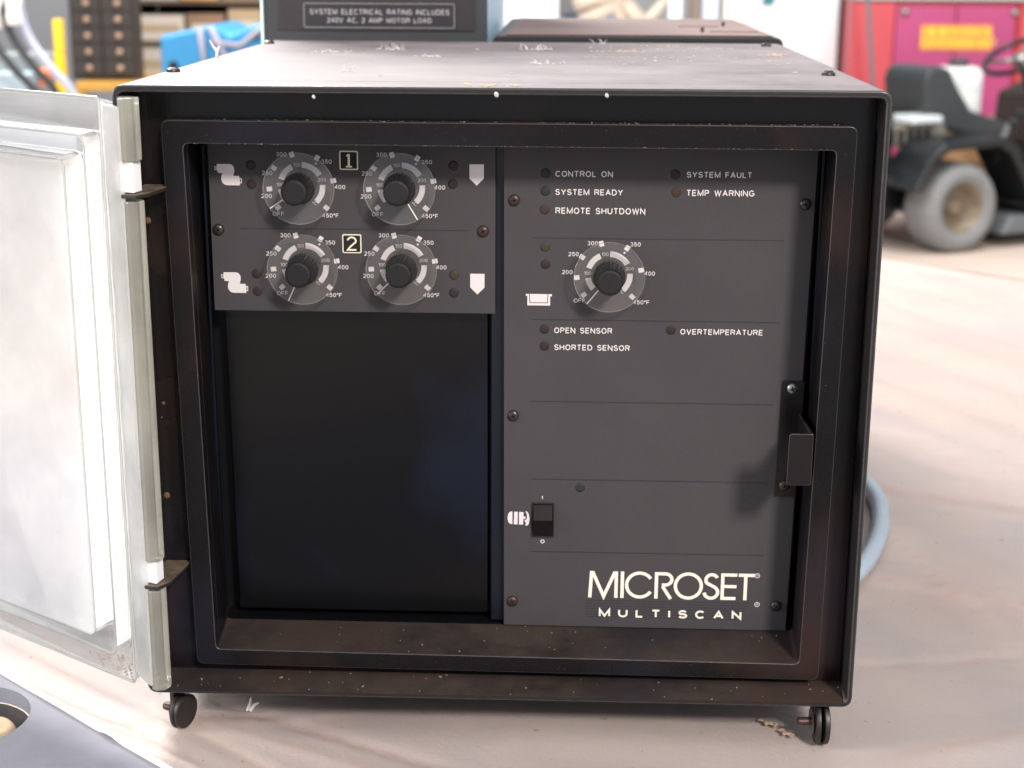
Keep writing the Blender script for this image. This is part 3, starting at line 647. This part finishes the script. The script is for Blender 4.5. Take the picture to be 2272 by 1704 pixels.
# ------------------------------------------------------------------ cable, scraps
bm = BM(); cp = [(.17, .60, -.005), (.23, .58, -.010), (.290, .53, -.018), (.3060, .455, -.0205), (.3030, .40, -.0205), (.2880, .335, -.0205), (.2600, .265, -.0205), (.215, .20, -.0205), (.15, .16, -.0205)]
def smooth_path(P, n=6):
    P = [Vector(p) for p in P]; out = []
    for i in range(len(P)-1):
        p0, p1, p2, p3 = P[max(i-1, 0)], P[i], P[i+1], P[min(i+2, len(P)-1)]
        for k in range(n):
            t = k/n; out.append(.5*((2*p1) + (p2-p0)*t + (2*p0-5*p1+4*p2-p3)*t*t + (3*p1-p0-3*p2+p3)*t**3))
    return out + [P[-1]]
tube(bm, smooth_path(cp), .0072, 14); tag(link('power_cable', bm, M_cable, smooth=True), 'thick grey blue cable looping out on the cardboard behind the unit', 'cable')
for (x, y, rz, l, lb) in ((.1660, .031, -.7, .0065, 'torn curl of brown paper by the right front foot, farther piece'), (.1755, .018, -.9, .0055, 'torn curl of brown paper by the right front foot, nearer piece')):
    bm = BM(); M = Matrix.Translation((x, y, T+.0008)) @ Matrix.Rotation(rz, 4, 'Z')
    loops = [[M @ Vector((-l + 2*l*i/8, (.0017+.0005*sin(i*2.1))*cos(a)+.0012*sin(i*1.3), .0010+.0012*sin(a)+.0004*sin(i*3))) for a in (-.4, .5, 1.4, 2.3, 3.1)] for i in range(9)]
    loft(bm, loops, closed_loop=False); bmesh.ops.solidify(bm, geom=bm.faces[:], thickness=.0004)
    tag(link('paper_scrap', bm, mat('torn_kraft', (.55, .40, .29), .8)), lb, 'scrap')
bm = BM(); M = Matrix.Translation((-.1562, .034, T+.0012)); tube(bm, [M @ Vector(p) for p in ((-.002, 0, 0), (0, .001, .004), (.001, 0, .009))], [.0008, .0010, .0005], 6); tube(bm, [M @ Vector(p) for p in ((0, 0, 0), (.003, .001, .004), (.006, 0, .0055))], [.0012, .0012, .0006], 6)
tag(link('lint_tuft', bm, M_lint), 'small white splinter of torn paper on the cardboard under the unit', 'lint')

# ------------------------------------------------------------------ units behind
R2 = empty('rating_label_unit', (-.132, .56, T)); tag(R2, 'tall black cabinet behind the unit with the electrical rating label and pale blue side', 'cabinet')
R2.rotation_euler = (0, 0, 0)
def P2(bm, *a, **k): pass
ox, oy, oz = -.132, .56, T
bm = BM(); box(bm, -.2335-ox, -.0352-ox, 0, .34, .0, .62); link('body', bm, mat('pale_blue_paint', (.36, .56, .68), .4, noise=.1), R2, .002)
bm = BM(); box(bm, -.2315-ox, -.0352-ox, -.003, -.0003, .002, .618); link('front_frame', bm, mat('dark_grey_steel', (.032, .033, .038), .45, noise=.2), R2, .0008)
bm = BM(); box(bm, -.2195-ox, -.0352-ox-.012, -.0045, -.0032, .3925, .60); link('front_panel', bm, mat('dark_brown_black', (.022, .017, .019), .45), R2, .0004)
bm = BM(); box(bm, -.2345-ox, -.2322-ox, -.0045, .002, .001, .619); link('edge_trim', bm, mat('pale_green_trim', (.62, .80, .74), .35), R2, .0005)
bm = BM(); lx0, lx1, lz0, lz1 = -.1960-ox, -.0640-ox, .3663-oz, .3868-oz
lb_ = rrect(lx0, lx1, lz0, lz1, .0015)
loft(bm, [[(p[0], -.0046, p[1]) for p in lb_], [(p[0], -.0052, p[1]) for p in lb_]], cap1=True)
RL = link('rating_label', bm, mat('label_black', (.020, .018, .021), .4), R2)
bm = BM(); stroke(bm, [lb_[i] for i in range(len(lb_))] + [lb_[0]], .0005, -.00525); link('label_border', bm, mat('grey_label_print', (.30, .29, .30), .5), RL)
M_lt = mat('label_print', (.34, .33, .34), .5)
bm = BM(); text_bm(bm, 'SYSTEM ELECTRICAL RATING INCLUDES', -.1908-ox, -.0684-ox, .3773-oz, .0047, -.0053, .17); link('lettering', bm, M_lt, RL)
bm = BM(); text_bm(bm, '240V AC, 2 AMP MOTOR LOAD', -.1757-ox, -.0839-ox, .3703-oz, .0045, -.0053, .17); link('lettering', bm, M_lt, RL)

RB = empty('rear_unit', (.094, .60, T)); tag(RB, 'low brown topped unit with a black rim behind the dusty lid', 'unit')
bm = BM(); zt2 = .3650-T
c = [(-.121, .0), (.117, .0), (.117, zt2-.0002), (-.121, zt2-.0002)]
loft(bm, [[(p[0], -.1385, p[1]) for p in rquad(c, .008, 6)], [(p[0], .22, p[1]) for p in rquad(c, .008, 6)]], cap0=True, cap1=True)
link('body', bm, mat('rear_black', (.010, .010, .011), .4, dust=.2), RB, .001)
bm = BM(); 
prism(bm, [(-.1365, zt2), (.20, zt2), (.20, zt2+.0012), (-.1365, zt2+.0012)], 'x', -.109, .108)
link('top_cover', bm, mat('brown_dusty_top', (.11, .06, .05), .5, noise=.3, nscale=25, dust=.8, dustcol=(.24, .155, .14), dscale=14), RB, .0005)
for x, y, l in ((.060, .02, .018), (.082, -.08, .020)):
    bm = BM(); box(bm, x-l, x+l, y-.0025, y+.0025, zt2+.0012, zt2+.0018); link('rust_streak', bm, mat('rust_streak', (.18, .07, .03), .8, noise=.5, nscale=300), RB)
for x, y in ((.055, -.085), (.083, .03)):
    bm = BM(); lathe(bm, [(.0015, 0), (.0015, .004)], Matrix.Translation((x, y, zt2+.0012)), 10); link('stud', bm, M_screw, RB)
# ------------------------------------------------------------------ workshop behind
FL = -.87
M_floor = mat('pale_concrete', (.62, .50, .42), .6, noise=.25, nscale=1.3, bump=.1, bscale=30)
bm = BM(); box(bm, -14, 14, -6, 16, FL-.1, FL); tag(link('floor', bm, M_floor), kind='structure')
bm = BM(); box(bm, -6, 9, 9.4, 9.5, FL, 3.2); tag(link('back_wall', bm, mat('grey_white_wall', (.34, .35, .36), .8, noise=.25, nscale=.8)), kind='structure')
# white sliding door panel
D = empty('white_door', (1.33, 8.85, FL)); tag(D, 'tall white metal door with faint stains to the left of the red cabinet', 'door')
bm = BM(); box(bm, -.30, .295, 0, .04, 0, 2.3); link('door_leaf', bm, mat('white_door_paint', (.84, .85, .87), .5, noise=.10, nscale=3), D, .004)
bm = BM(); box(bm, .30, .345, -.01, .06, 0, 2.3); link('jamb', bm, mat('dark_jamb', (.02, .017, .015), .6), D, .004)
bm = BM(); box(bm, .17, .195, -.03, 0, .60, .68); link('handle', bm, M_steel, D, .004)
# red cabinet
C = empty('red_cabinet', (2.14, 8.5, FL)); tag(C, 'large red metal tool cabinet with a yellow sign, behind the mower', 'cabinet')
M_red = mat('red_paint', (.62, .085, .10), .4, noise=.1, nscale=4); M_mag = mat('faded_magenta_red', (.50, .07, .20), .4, noise=.25, nscale=3)
bm = BM(); box(bm, -.49, .50, .02, .6, 0, 1.05); link('body', bm, M_red, C, .006)
bm = BM(); box(bm, -.50, -.255, -.012, .018, .02, 1.04); link('side_panel', bm, M_red, C, .004)
for x0, x1 in ((-.25, .088), (.094, .43)):
    bm = BM(); box(bm, x0, x1, -.02, .018, .02, 1.02); d = link('door', bm, M_mag, C, .005)
    bm = BM(); box(bm, (x1-.03 if x0 < 0 else x0+.02), (x1-.02 if x0 < 0 else x0+.03), -.04, -.021, .45, .56); link('handle', bm, M_steel, d, .002)
bm = BM(); box(bm, -.50, .51, -.025, .61, 1.052, 1.09); link('top_rail', bm, mat('grey_green_rail', (.45, .52, .50), .5), C, .004)
for x in (-.20, .42):
    bm = BM(); lathe(bm, [(.022, 0), (.022, .012), (.012, .02)], Matrix.Translation((x, -.02, .985)) @ FRONT, 14); link('hinge_knob', bm, M_steel, C, smooth=True)
bm = BM(); box(bm, .435, .455, -.018, .019, .02, 1.03); link('edge_strip', bm, mat('dark_red', (.45, .02, .02), .5), C, .002)
bm = BM(); box(bm, -.105, .298, -.026, -.0205, .775, .918); SG = link('sign', bm, mat('orange_sign', (.82, .30, .08), .6, noise=.3, nscale=20), C)
bm = BM(); rnd = random.Random(2)
for row, (z0, z1) in enumerate(((.850, .905), (.787, .842))):
    x = -.098
    while x < .285:
        w = rnd.uniform(.018, .034); box(bm, x, x+.008, -.029, -.0265, z0, z1); box(bm, x+.008, x+w, -.0292, -.0267, z0+rnd.choice((0, .02, .044)), z0+rnd.choice((.010, .030, .054))) if rnd.random() < .4 else box(bm, x+w-.008, x+w, -.0288, -.0266, z0+.01, z1); x += w+.007
link('lettering', bm, mat('yellow_print', (.95, .70, .04), .5), SG)
bm = BM(); tube(bm, [(1.655, 8.2, .34), (1.80, 8.2, FL+.02)], .013, 10); tag(link('leaning_pipe', bm, mat('pipe_grey', (.22, .24, .27), .4, metal=.4)), 'thin grey pipe leaning across the red side panel of the cabinet', 'pipe')

# ride-on mower
MW = empty('ride_on_mower', (1.81, 6.25, FL), rad(28)); tag(MW, 'black ride-on lawn mower with bucket seat parked in front of the red cabinet', 'mower')
M_mb = mat('mower_black', (.009, .011, .012), .32, noise=.2, nscale=8); M_tyre = mat('dusty_tyre', (.20, .205, .205), .85, noise=.25, nscale=15, bump=.4, bscale=90)
M_rimm = mat('rusty_cream_rim', (.22, .17, .11), .5, noise=.8, nscale=12); M_seat = mat('seat_vinyl', (.035, .04, .043), .38)
def wheel(x, y, r, w, side):
    R = Matrix.Translation((x, y, r)) @ Matrix.Rotation(rad(90*side), 4, 'X')
    bm = BM(); prof = [(r*.50, w*.10), (r*.56, w*.40), (r*.74, w*.5), (r*.92, w*.44), (r*1.0, w*.28), (r*1.0, -w*.28), (r*.92, -w*.44), (r*.74, -w*.5), (r*.56, -w*.40), (r*.50, -w*.1)]
    loops = [[R @ Vector((a*cos(2*pi*k/48), a*sin(2*pi*k/48), h)) for k in range(48)] for a, h in prof]; loft(bm, loops, close=True); o = link('tyre', bm, M_tyre, None, smooth=True)
    wm = empty('rear_wheel' if r > .18 else 'front_wheel'); wm.parent = MW; o.parent = wm
    bm = BM(); lathe(bm, [(r*.56, w*.41), (r*.50, w*.36), (r*.44, w*.10), (r*.20, w*.05), (r*.18, w*.22), (r*.08, w*.24)], R, 40, cap0=False); link('rim', bm, M_rimm, wm, smooth=True)
wheel(0, .10, .2025, .21, 1); wheel(0, .72, .2025, .18, -1); wheel(1.18, .12, .15, .13, 1); wheel(1.18, .68, .15, .13, -1)
def prof_ex(name, pts, y0, y1, m, bev=.01, par=MW, seg=3):
    bm = BM(); prism(bm, pts, 'y', y0, y1); return link(name, bm, m, par, bev, seg)
fen = [(-.30, .30), (-.22, .44), (-.14, .505), (.20, .515), (.27, .48), (.44, .22), (.62, .20), (.62, .17), (.42, .17), (.40, .20), (.24, .44), (.17, .475), (-.12, .465), (-.19, .41), (-.26, .29)]
prof_ex('fender', fen, -.01, .24, M_mb); prof_ex('fender', fen, .58, .83, M_mb)
prof_ex('rear_plate', [(-.36, .22), (-.25, .22), (-.25, .62), (-.36, .60)], .22, .28, M_mb); prof_ex('frame', [(-.30, .18), (1.35, .16), (1.35, .25), (-.30, .30)], .26, .56, M_mb)
prof_ex('engine_cover', [(-.26, .46), (.10, .46), (.08, .56), (-.22, .56)], .26, .56, mat('tan_plastic', (.20, .18, .15), .5))
prof_ex('battery_box', [(-.16, .565), (.02, .565), (.01, .60), (-.15, .60)], .20, .36, mat('white_plastic', (.60, .64, .64), .4))
bk = prof_ex('seat', [(x+.07, z) for x, z in [(-.10, .60), (-.13, .74), (-.11, .80), (-.04, .815), (.02, .80), (.07, .72), (.16, .61), (.38, .545), (.42, .50), (.36, .475), (.12, .50), (-.06, .545)]], .26, .56, M_seat, .02)
prof_ex('seat_post', [(.02, .50), (.08, .50), (.06, .56), (.02, .56)], .36, .46, M_mb); prof_ex('lever', [(.28, .46), (.30, .46), (.36, .56), (.34, .56)], .12, .15, M_steel, .004)
prof_ex('hood', [(.80, .25), (.78, .66), (.95, .72), (1.42, .58), (1.46, .25)], .22, .60, M_mb, .03); prof_ex('dash', [(.66, .42), (.68, .66), (.86, .72), (.86, .40)], .22, .60, mat('dark_brown_dash', (.035, .02, .015), .5), .02)
prof_ex('footboard', [(.38, .18), (.85, .18), (.85, .21), (.38, .21)], .0, .82, M_mb, .004); prof_ex('mower_deck', [(.25, .06), (.92, .06), (.88, .15), (.30, .15)], .02, .80, mat('grey_deck', (.12, .13, .14), .5), .02)
for i, (f_, l_, z_) in enumerate(((.30, .10, .40), (.34, .10, .44))):
    bm = BM(); tube(bm, [(f_-.05, l_, z_), (f_+.02, l_-.01, z_+.16)], .008, 8); bmesh.ops.create_icosphere(bm, subdivisions=2, radius=.018, matrix=Matrix.Translation((f_+.02, l_-.01, z_+.17))); link('lever', bm, M_mb, MW, smooth=True)
for f_, z_ in ((-.30, .58), (-.30, .44), (-.30, .34)):
    bm = BM(); lathe(bm, [(.014, 0), (.014, .01)], at(f_, .219, z_), 8); link('bolt', bm, M_steel, MW)
for k in range(5):
    bm = BM(); box(bm, -.24+k*.05, -.215+k*.05, .252, .259, .47, .54); link('vent_slot', bm, M_slot, MW)
bm = BM(); box(bm, -.375, -.361, .36, .46, .40, .46); link('reflector', bm, M_red, MW, .003)
sw = empty('steering_wheel', (.64, .42, .84)); sw.parent = MW; sw.rotation_euler = (0, rad(-28), 0)
bm = BM(); n = 36; tube(bm, [(.17*cos(2*pi*k/n), .17*sin(2*pi*k/n), 0) for k in range(n)], .014, 8, close=True); link('wheel_ring', bm, M_mb, sw, smooth=True)
bm = BM()
for a in (0, 120, 240): tube(bm, [(0, 0, -.02), (.16*cos(rad(a)), .16*sin(rad(a)), 0)], .010, 6)
lathe(bm, [(.045, -.03), (.04, 0), (.02, .012)], Matrix.Identity(4), 16); link('hub', bm, M_steel, sw, smooth=True)
bm = BM(); tube(bm, [(.64, .42, .83), (.78, .42, .58)], .022, 10); link('steering_column', bm, M_mb, MW, smooth=True)
# crate and white jug
CR = empty('wooden_crate', (2.12, 7.75, FL)); tag(CR, 'plain wooden crate under the white jug behind the mower seat', 'crate')
M_wood = mat('orange_pine', (.45, .25, .12), .7, noise=.4, nscale=12)
for k in range(4):
    for yy in (-.2, .18):
        bm = BM(); box(bm, -.28, .28, yy, yy+.02, .012+k*.115, .112+k*.115); link('plank', bm, M_wood, CR, .003)
bm = BM(); box(bm, -.28, .28, -.179, .179, .44, .458); link('lid_board', bm, M_wood, CR, .003)
J = empty('white_jug', (2.06, 7.62, FL+.460)); tag(J, 'square white plastic jug standing on the wooden crate', 'jug')
bm = BM(); a = rrect(-.115, .115, -.09, .09, .03); loft(bm, [[(p[0], p[1], 0) for p in a], [(p[0], p[1], .25) for p in a], [(p[0]*.8, p[1]*.8, .28) for p in a]], cap0=True, cap1=True); link('body', bm, mat('white_jug_plastic', (.86, .87, .85), .35), J, .006)
bm = BM(); lathe(bm, [(.05, .281), (.05, .32), (.04, .325)], Matrix.Identity(4), 20); link('cap', bm, mat('brown_cap', (.10, .07, .08), .5), J, smooth=False)

# left: drawer rack, shelf of cartons, yellow post, blue tank, hoses
RK = empty('drawer_rack', (-1.53, 4.5, FL)); tag(RK, 'dark brown rack of small parts drawers with pale round knobs', 'drawer rack')
M_dk = mat('dark_brown_drawer', (.032, .025, .022), .6, noise=.3, nscale=20)
bm = BM(); box(bm, -.115, .115, .013, .07, .88, 1.55); link('case', bm, mat('rack_case', (.03, .024, .022), .7), RK, .003)
for r in range(12):
    for c in (0, 1):
        x = -.056+.105*c; z = .895+.053*r; bm = BM(); box(bm, x-.050, x+.050, 0, .012, z, z+.050); d = link('drawer', bm, M_dk, RK, .002)
        bm = BM(); lathe(bm, [(.010, 0), (.011, .010), (.006, .014)], Matrix.Translation((x+.006, 0, z+.025)) @ FRONT, 12); link('knob', bm, mat('brass_knob', (.36, .24, .17), .45) if (r, c) == (0, 0) else bpy.data.materials['brass_knob'], d, smooth=True)
YS = empty('yellow_stand', (-1.42, 4.45, FL)); tag(YS, 'ochre yellow steel stand carrying the drawer rack and cartons', 'stand')
M_och = mat('ochre_paint', (.50, .27, .05), .5)
bm = BM(); box(bm, -.19, .50, -.03, .42, .850, .879); link('top_beam', bm, M_och, YS, .003)
for x in (-.175, .47):
    bm = BM(); box(bm, x-.015, x+.015, -.025, .005, 0, .8495); link('leg', bm, M_och, YS, .002)
YP = empty('yellow_post', (-1.535, 4.0, FL)); tag(YP, 'bright yellow steel post beside the dark drawer rack', 'post')
M_y = mat('yellow_paint', (.92, .58, .02), .4)
bm = BM(); box(bm, -.028, .028, -.02, .02, 0, 1.0); link('post', bm, M_y, YP, .004)
bm = BM(); box(bm, .005, .028, -.02, .02, 1.001, 1.10); link('upper_tab', bm, M_y, YP, .003)
SH = empty('carton_shelf', (-1.10, 5.0, FL)); tag(SH, 'open brown shelving full of cartons behind the blue tank', 'shelving')
M_sh = mat('shelf_brown', (.10, .075, .05), .7)
for z in (.60, .84, .985, 1.13, 1.30, 1.5, 1.75):
    bm = BM(); box(bm, -.47, .62, 0, .4, z-.016, z); link('shelf', bm, M_sh, SH, .002)
for x in (-.482, .632):
    bm = BM(); box(bm, x-.011, x+.011, 0, .4, 0, 1.9); link('upright', bm, M_sh, SH, .002)
bm = BM(); box(bm, -.47, .62, .401, .41, .1, 1.9); link('back_board', bm, mat('shelf_back', (.05, .04, .03), .8), SH)
rnd = random.Random(11)
cols = {'tan': (.36, .28, .18), 'white': (.50, .47, .42), 'grey': (.26, .24, .23), 'orange': (.50, .26, .10), 'brown': (.22, .14, .09)}
mats_ = {k: mat('carton_'+k, c, .7, noise=.15, nscale=10) for k, c in cols.items()}
names = ['lowest', 'second lowest', 'middle', 'second highest', 'highest']
prev = {}
def carton_label(c, si, w, h):
    size = ('wide' if w > .16 else 'narrow' if w < .13 else 'medium'); left = prev.get(si); prev[si] = '%s %s' % (size, c)
    return '%s %s carton on the %s shelf, %s' % (size, c, names[si], 'at its left end' if left is None else 'just right of the ' + left + ' one')
for si, (z, hh) in enumerate(((.84, .128), (.985, .128), (1.13, .15), (1.30, .18), (1.5, .2))):
    x = -.46; k = 0
    while x < .52:
        w = rnd.uniform(.10, .20); w = min(w, .60-x); c = rnd.choice(['tan', 'white', 'tan', 'grey', 'white', 'orange', 'brown']); h = hh*rnd.uniform(.7, .98)
        bm = BM(); box(bm, -w/2+.004, w/2-.004, -.01, .28, 0, h, 0); box(bm, -w/2+.02, w/2-.02, -.0115, -.0102, h*.35, h*.62, 1)
        o = link('carton', bm, [mats_[c], mats_['white' if c != 'white' else 'tan']], None, .002); o.location = (-1.10+x+w/2, 5.0+rnd.uniform(0, .03), FL+z)
        tag(o, carton_label(c, si, w, h), 'carton', 'cartons on the brown shelving'); x += w+.006; k += 1
BT = empty('blue_tank', (-.93, 3.55, FL)); tag(BT, 'bright blue metal hopper with grey straps, left of the rear cabinet', 'hopper')
M_bl = mat('blue_paint', (.015, .20, .42), .4, noise=.25, nscale=6)
bm = BM(); prism(bm, [(-.165, .86), (-.165, 1.075), (-.02, 1.105), (.03, 1.08), (.16, 1.13), (.30, 1.125), (.32, .86)], 'y', 0, .35); link('hopper', bm, M_bl, BT, .012)
bm = BM(); box(bm, -.155, .31, .01, .34, 0, .8); link('base', bm, mat('rusty_base', (.14, .07, .04), .8), BT, .004)
bm = BM(); box(bm, -.10, .30, -.012, .0, .925, .955); link('rust_band', bm, mat('rust_band', (.16, .075, .05), .8), BT, .003)
for p in (((-.05, -.012, 1.10), (-.04, -.014, 1.0), (-.02, -.014, .90)), ((-.02, -.012, 1.10), (.03, -.016, 1.0), (.14, -.014, .93)), ((-.02, -.012, 1.06), (.06, -.016, 1.05), (.15, -.012, 1.12))):
    bm = BM(); tube(bm, p, .008, 8); link('strap', bm, mat('strap_grey', (.22, .20, .24), .6), BT, smooth=True)
for x, z in ((-.13, .995), (.10, 1.08)):
    bm = BM(); lathe(bm, [(.014, 0), (.010, .006)], Matrix.Translation((x, -.001, z)) @ FRONT, 14); link('hole_plug', bm, M_slot, BT)
# grey machine with hanging hoses at the far left
GM = empty('grey_machine', (-1.50, 3.6, FL)); tag(GM, 'grey workshop machine at the far left edge with hoses hanging over it', 'machine')
bm = BM(); box(bm, -.25, .05, .06, .14, 0, 1.02); link('body', bm, mat('machine_grey', (.26, .29, .30), .5, noise=.4, nscale=9), GM, .01)
bm = BM(); box(bm, -.25, .02, .0, .055, .80, .97); link('control_box', bm, mat('machine_blue_grey', (.36, .46, .52), .5, noise=.3), GM, .008)
bm = BM(); lathe(bm, [(.018, 0), (.018, .04), (.010, .05)], Matrix.Translation((.065, -.005, .935)), 14); link('orange_cap', bm, mat('orange_cap', (.75, .18, .04), .5), GM)
for i, (x, m) in enumerate(((0, 'dark'), (.045, 'grey'), (-.06, 'dark'))):
    bm = BM(); tube(bm, smooth_path([(-1.50+x, 3.45, .60), (-1.49+x, 3.45, .30), (-1.47+x, 3.46, .20), (-1.42+x, 3.47, .12), (-1.37+x, 3.5, .03), (-1.36+x, 3.5, -.2)]), .011, 10)
    tag(link('air_hose', bm, mat('hose_'+m+str(i), (.04, .045, .05) if m == 'dark' else (.40, .43, .55), .4), smooth=True), ['black air hose nearest the middle of the hanging pair', 'pale grey blue air hose, rightmost of those hanging', 'black air hose, leftmost of those hanging'][i], 'hose', 'air hoses hanging by the grey machine')
for i, (x, z, lb) in enumerate(((-1.51, .30, 'bright white rag hung at the far top left, left one'), (-1.455, .31, 'bright white rag hung at the far top left, right one'))):
    bm = BM(); loops = []
    for r in range(7): loops.append([(x+.026*cos(a)*(1-.06*r)+.006*sin(3*a+r), 3.43+.012*sin(a)+.004*cos(4*a+r), z+.06-r*.022) for a in [2*pi*k/16 for k in range(16)]])
    loft(bm, loops, cap0=True, cap1=True); tag(link('rag', bm, mat('white_cloth%d' % i, (.85, .86, .82), .8), smooth=True), lb, 'rag')
# middle: pale things between the cabinet and the white door
WB = empty('white_bucket', (-.11, 4.9, FL)); tag(WB, 'tall bright white plastic drum just right of the blue sided cabinet', 'drum')
bm = BM(); lathe(bm, [(.09, 0), (.10, .5), (.10, 1.25), (.085, 1.3)], Matrix.Identity(4), 32); link('drum', bm, mat('bright_white', (.9, .9, .9), .4), WB, smooth=True)
bm = BM(); lathe(bm, [(.104, 1.0), (.107, 1.01), (.107, 1.03), (.104, 1.04)], Matrix.Identity(4), 32, cap0=False, cap1=False); link('hoop', bm, mat('hoop_white', (.8, .82, .84), .5), WB, smooth=True)
GB = empty('grey_machine', (.10, 5.3, FL)); tag(GB, 'dark grey motor housing on a blue base behind the brown rear unit', 'machine')
bm = BM(); prism(bm, [(-.11, 1.07), (-.10, 1.22), (.0, 1.27), (.12, 1.25), (.08, 1.14), (.02, 1.07)], 'y', 0, .3); link('housing', bm, mat('housing_grey', (.16, .16, .17), .5), GB, .012)
bm = BM(); box(bm, -.10, .13, .0, .3, .4, 1.065); link('blue_base', bm, M_bl, GB, .01)
CH = empty('cream_chair', (.22, 5.0, FL)); tag(CH, 'cream plastic garden chair with lattice back stood behind the rear unit', 'chair')
M_cr = mat('cream_plastic', (.60, .53, .44), .5)
def sl(name, p, r): 
    bm = BM(); tube(bm, p, r, 8); link(name, bm, M_cr, CH, smooth=True)
sl('back_rail', [(-.17, 0, 1.12), (-.10, -.02, 1.15), (.0, -.02, 1.17), (.10, -.02, 1.19), (.20, 0, 1.26)], .030)
sl('lattice_bar', [(-.15, .0, 1.06), (-.02, 0, 1.13), (.08, 0, 1.24)], .030); sl('lattice_bar', [(-.02, .0, 1.20), (.03, 0, 1.11), (.10, 0, 1.03)], .028)
sl('lattice_bar', [(.05, .0, 1.03), (.12, 0, 1.10), (.20, 0, 1.20)], .020); sl('lattice_bar', [(-.12, .0, 1.22), (-.05, 0, 1.17), (.02, 0, 1.03)], .024); sl('seat_rail', [(-.18, 0, 1.04), (.20, 0, 1.03)], .030)
bm = BM(); box(bm, -.19, .20, -.0, .40, .985, 1.012); link('seat', bm, M_cr, CH, .006)
for x, y in ((-.17, .02), (.17, .02), (-.17, .37), (.17, .37)): sl('leg', [(x, y, 0), (x, y, .985)], .018)
bm = BM(); tube(bm, [(.405, 4.9, FL), (.402, 4.9, 1.3)], .024, 14); tag(link('white_pipe', bm, mat('white_pipe_paint', (.88, .90, .88), .4), smooth=True), 'upright white pipe standing right of the cream chair', 'pipe')
bm = BM(); tube(bm, [(.50, 5.2, FL), (.49, 5.2, 1.3)], .020, 14); tag(link('brown_pipe', bm, mat('brown_pipe_paint', (.22, .17, .14), .5), smooth=True), 'upright brown pipe just right of the white pipe', 'pipe')
for i, (x, c, lb) in enumerate(((.58, (.62, .62, .80), 'lavender upright board leaning behind the brown pipe'), (.66, (.80, .80, .70), 'cream upright board between the lavender board and the white door'), (.75, (.66, .62, .64), 'pale grey upright board nearest the white door'))):
    bm = BM(); box(bm, x-.030, x+.030, 5.5, 5.53, FL, .9); tag(link('board', bm, mat('board%d' % i, c, .6), None, .003), lb, 'board', 'boards standing on end')
BB = bpy.data.meshes.new('x'); bm = BM(); lathe(bm, [(.03, 0), (.045, .03), (.045, .08), (.03, .11)], Matrix.Translation((.80, 5.6, .235)), 20); tube(bm, [(.80, 5.6, .34), (.80, 5.6, 1.0)], .004, 6)
tag(link('teal_lamp', bm, mat('teal_paint', (.04, .28, .36), .4), smooth=True), 'small teal work light hanging on a cord by the white door', 'lamp')
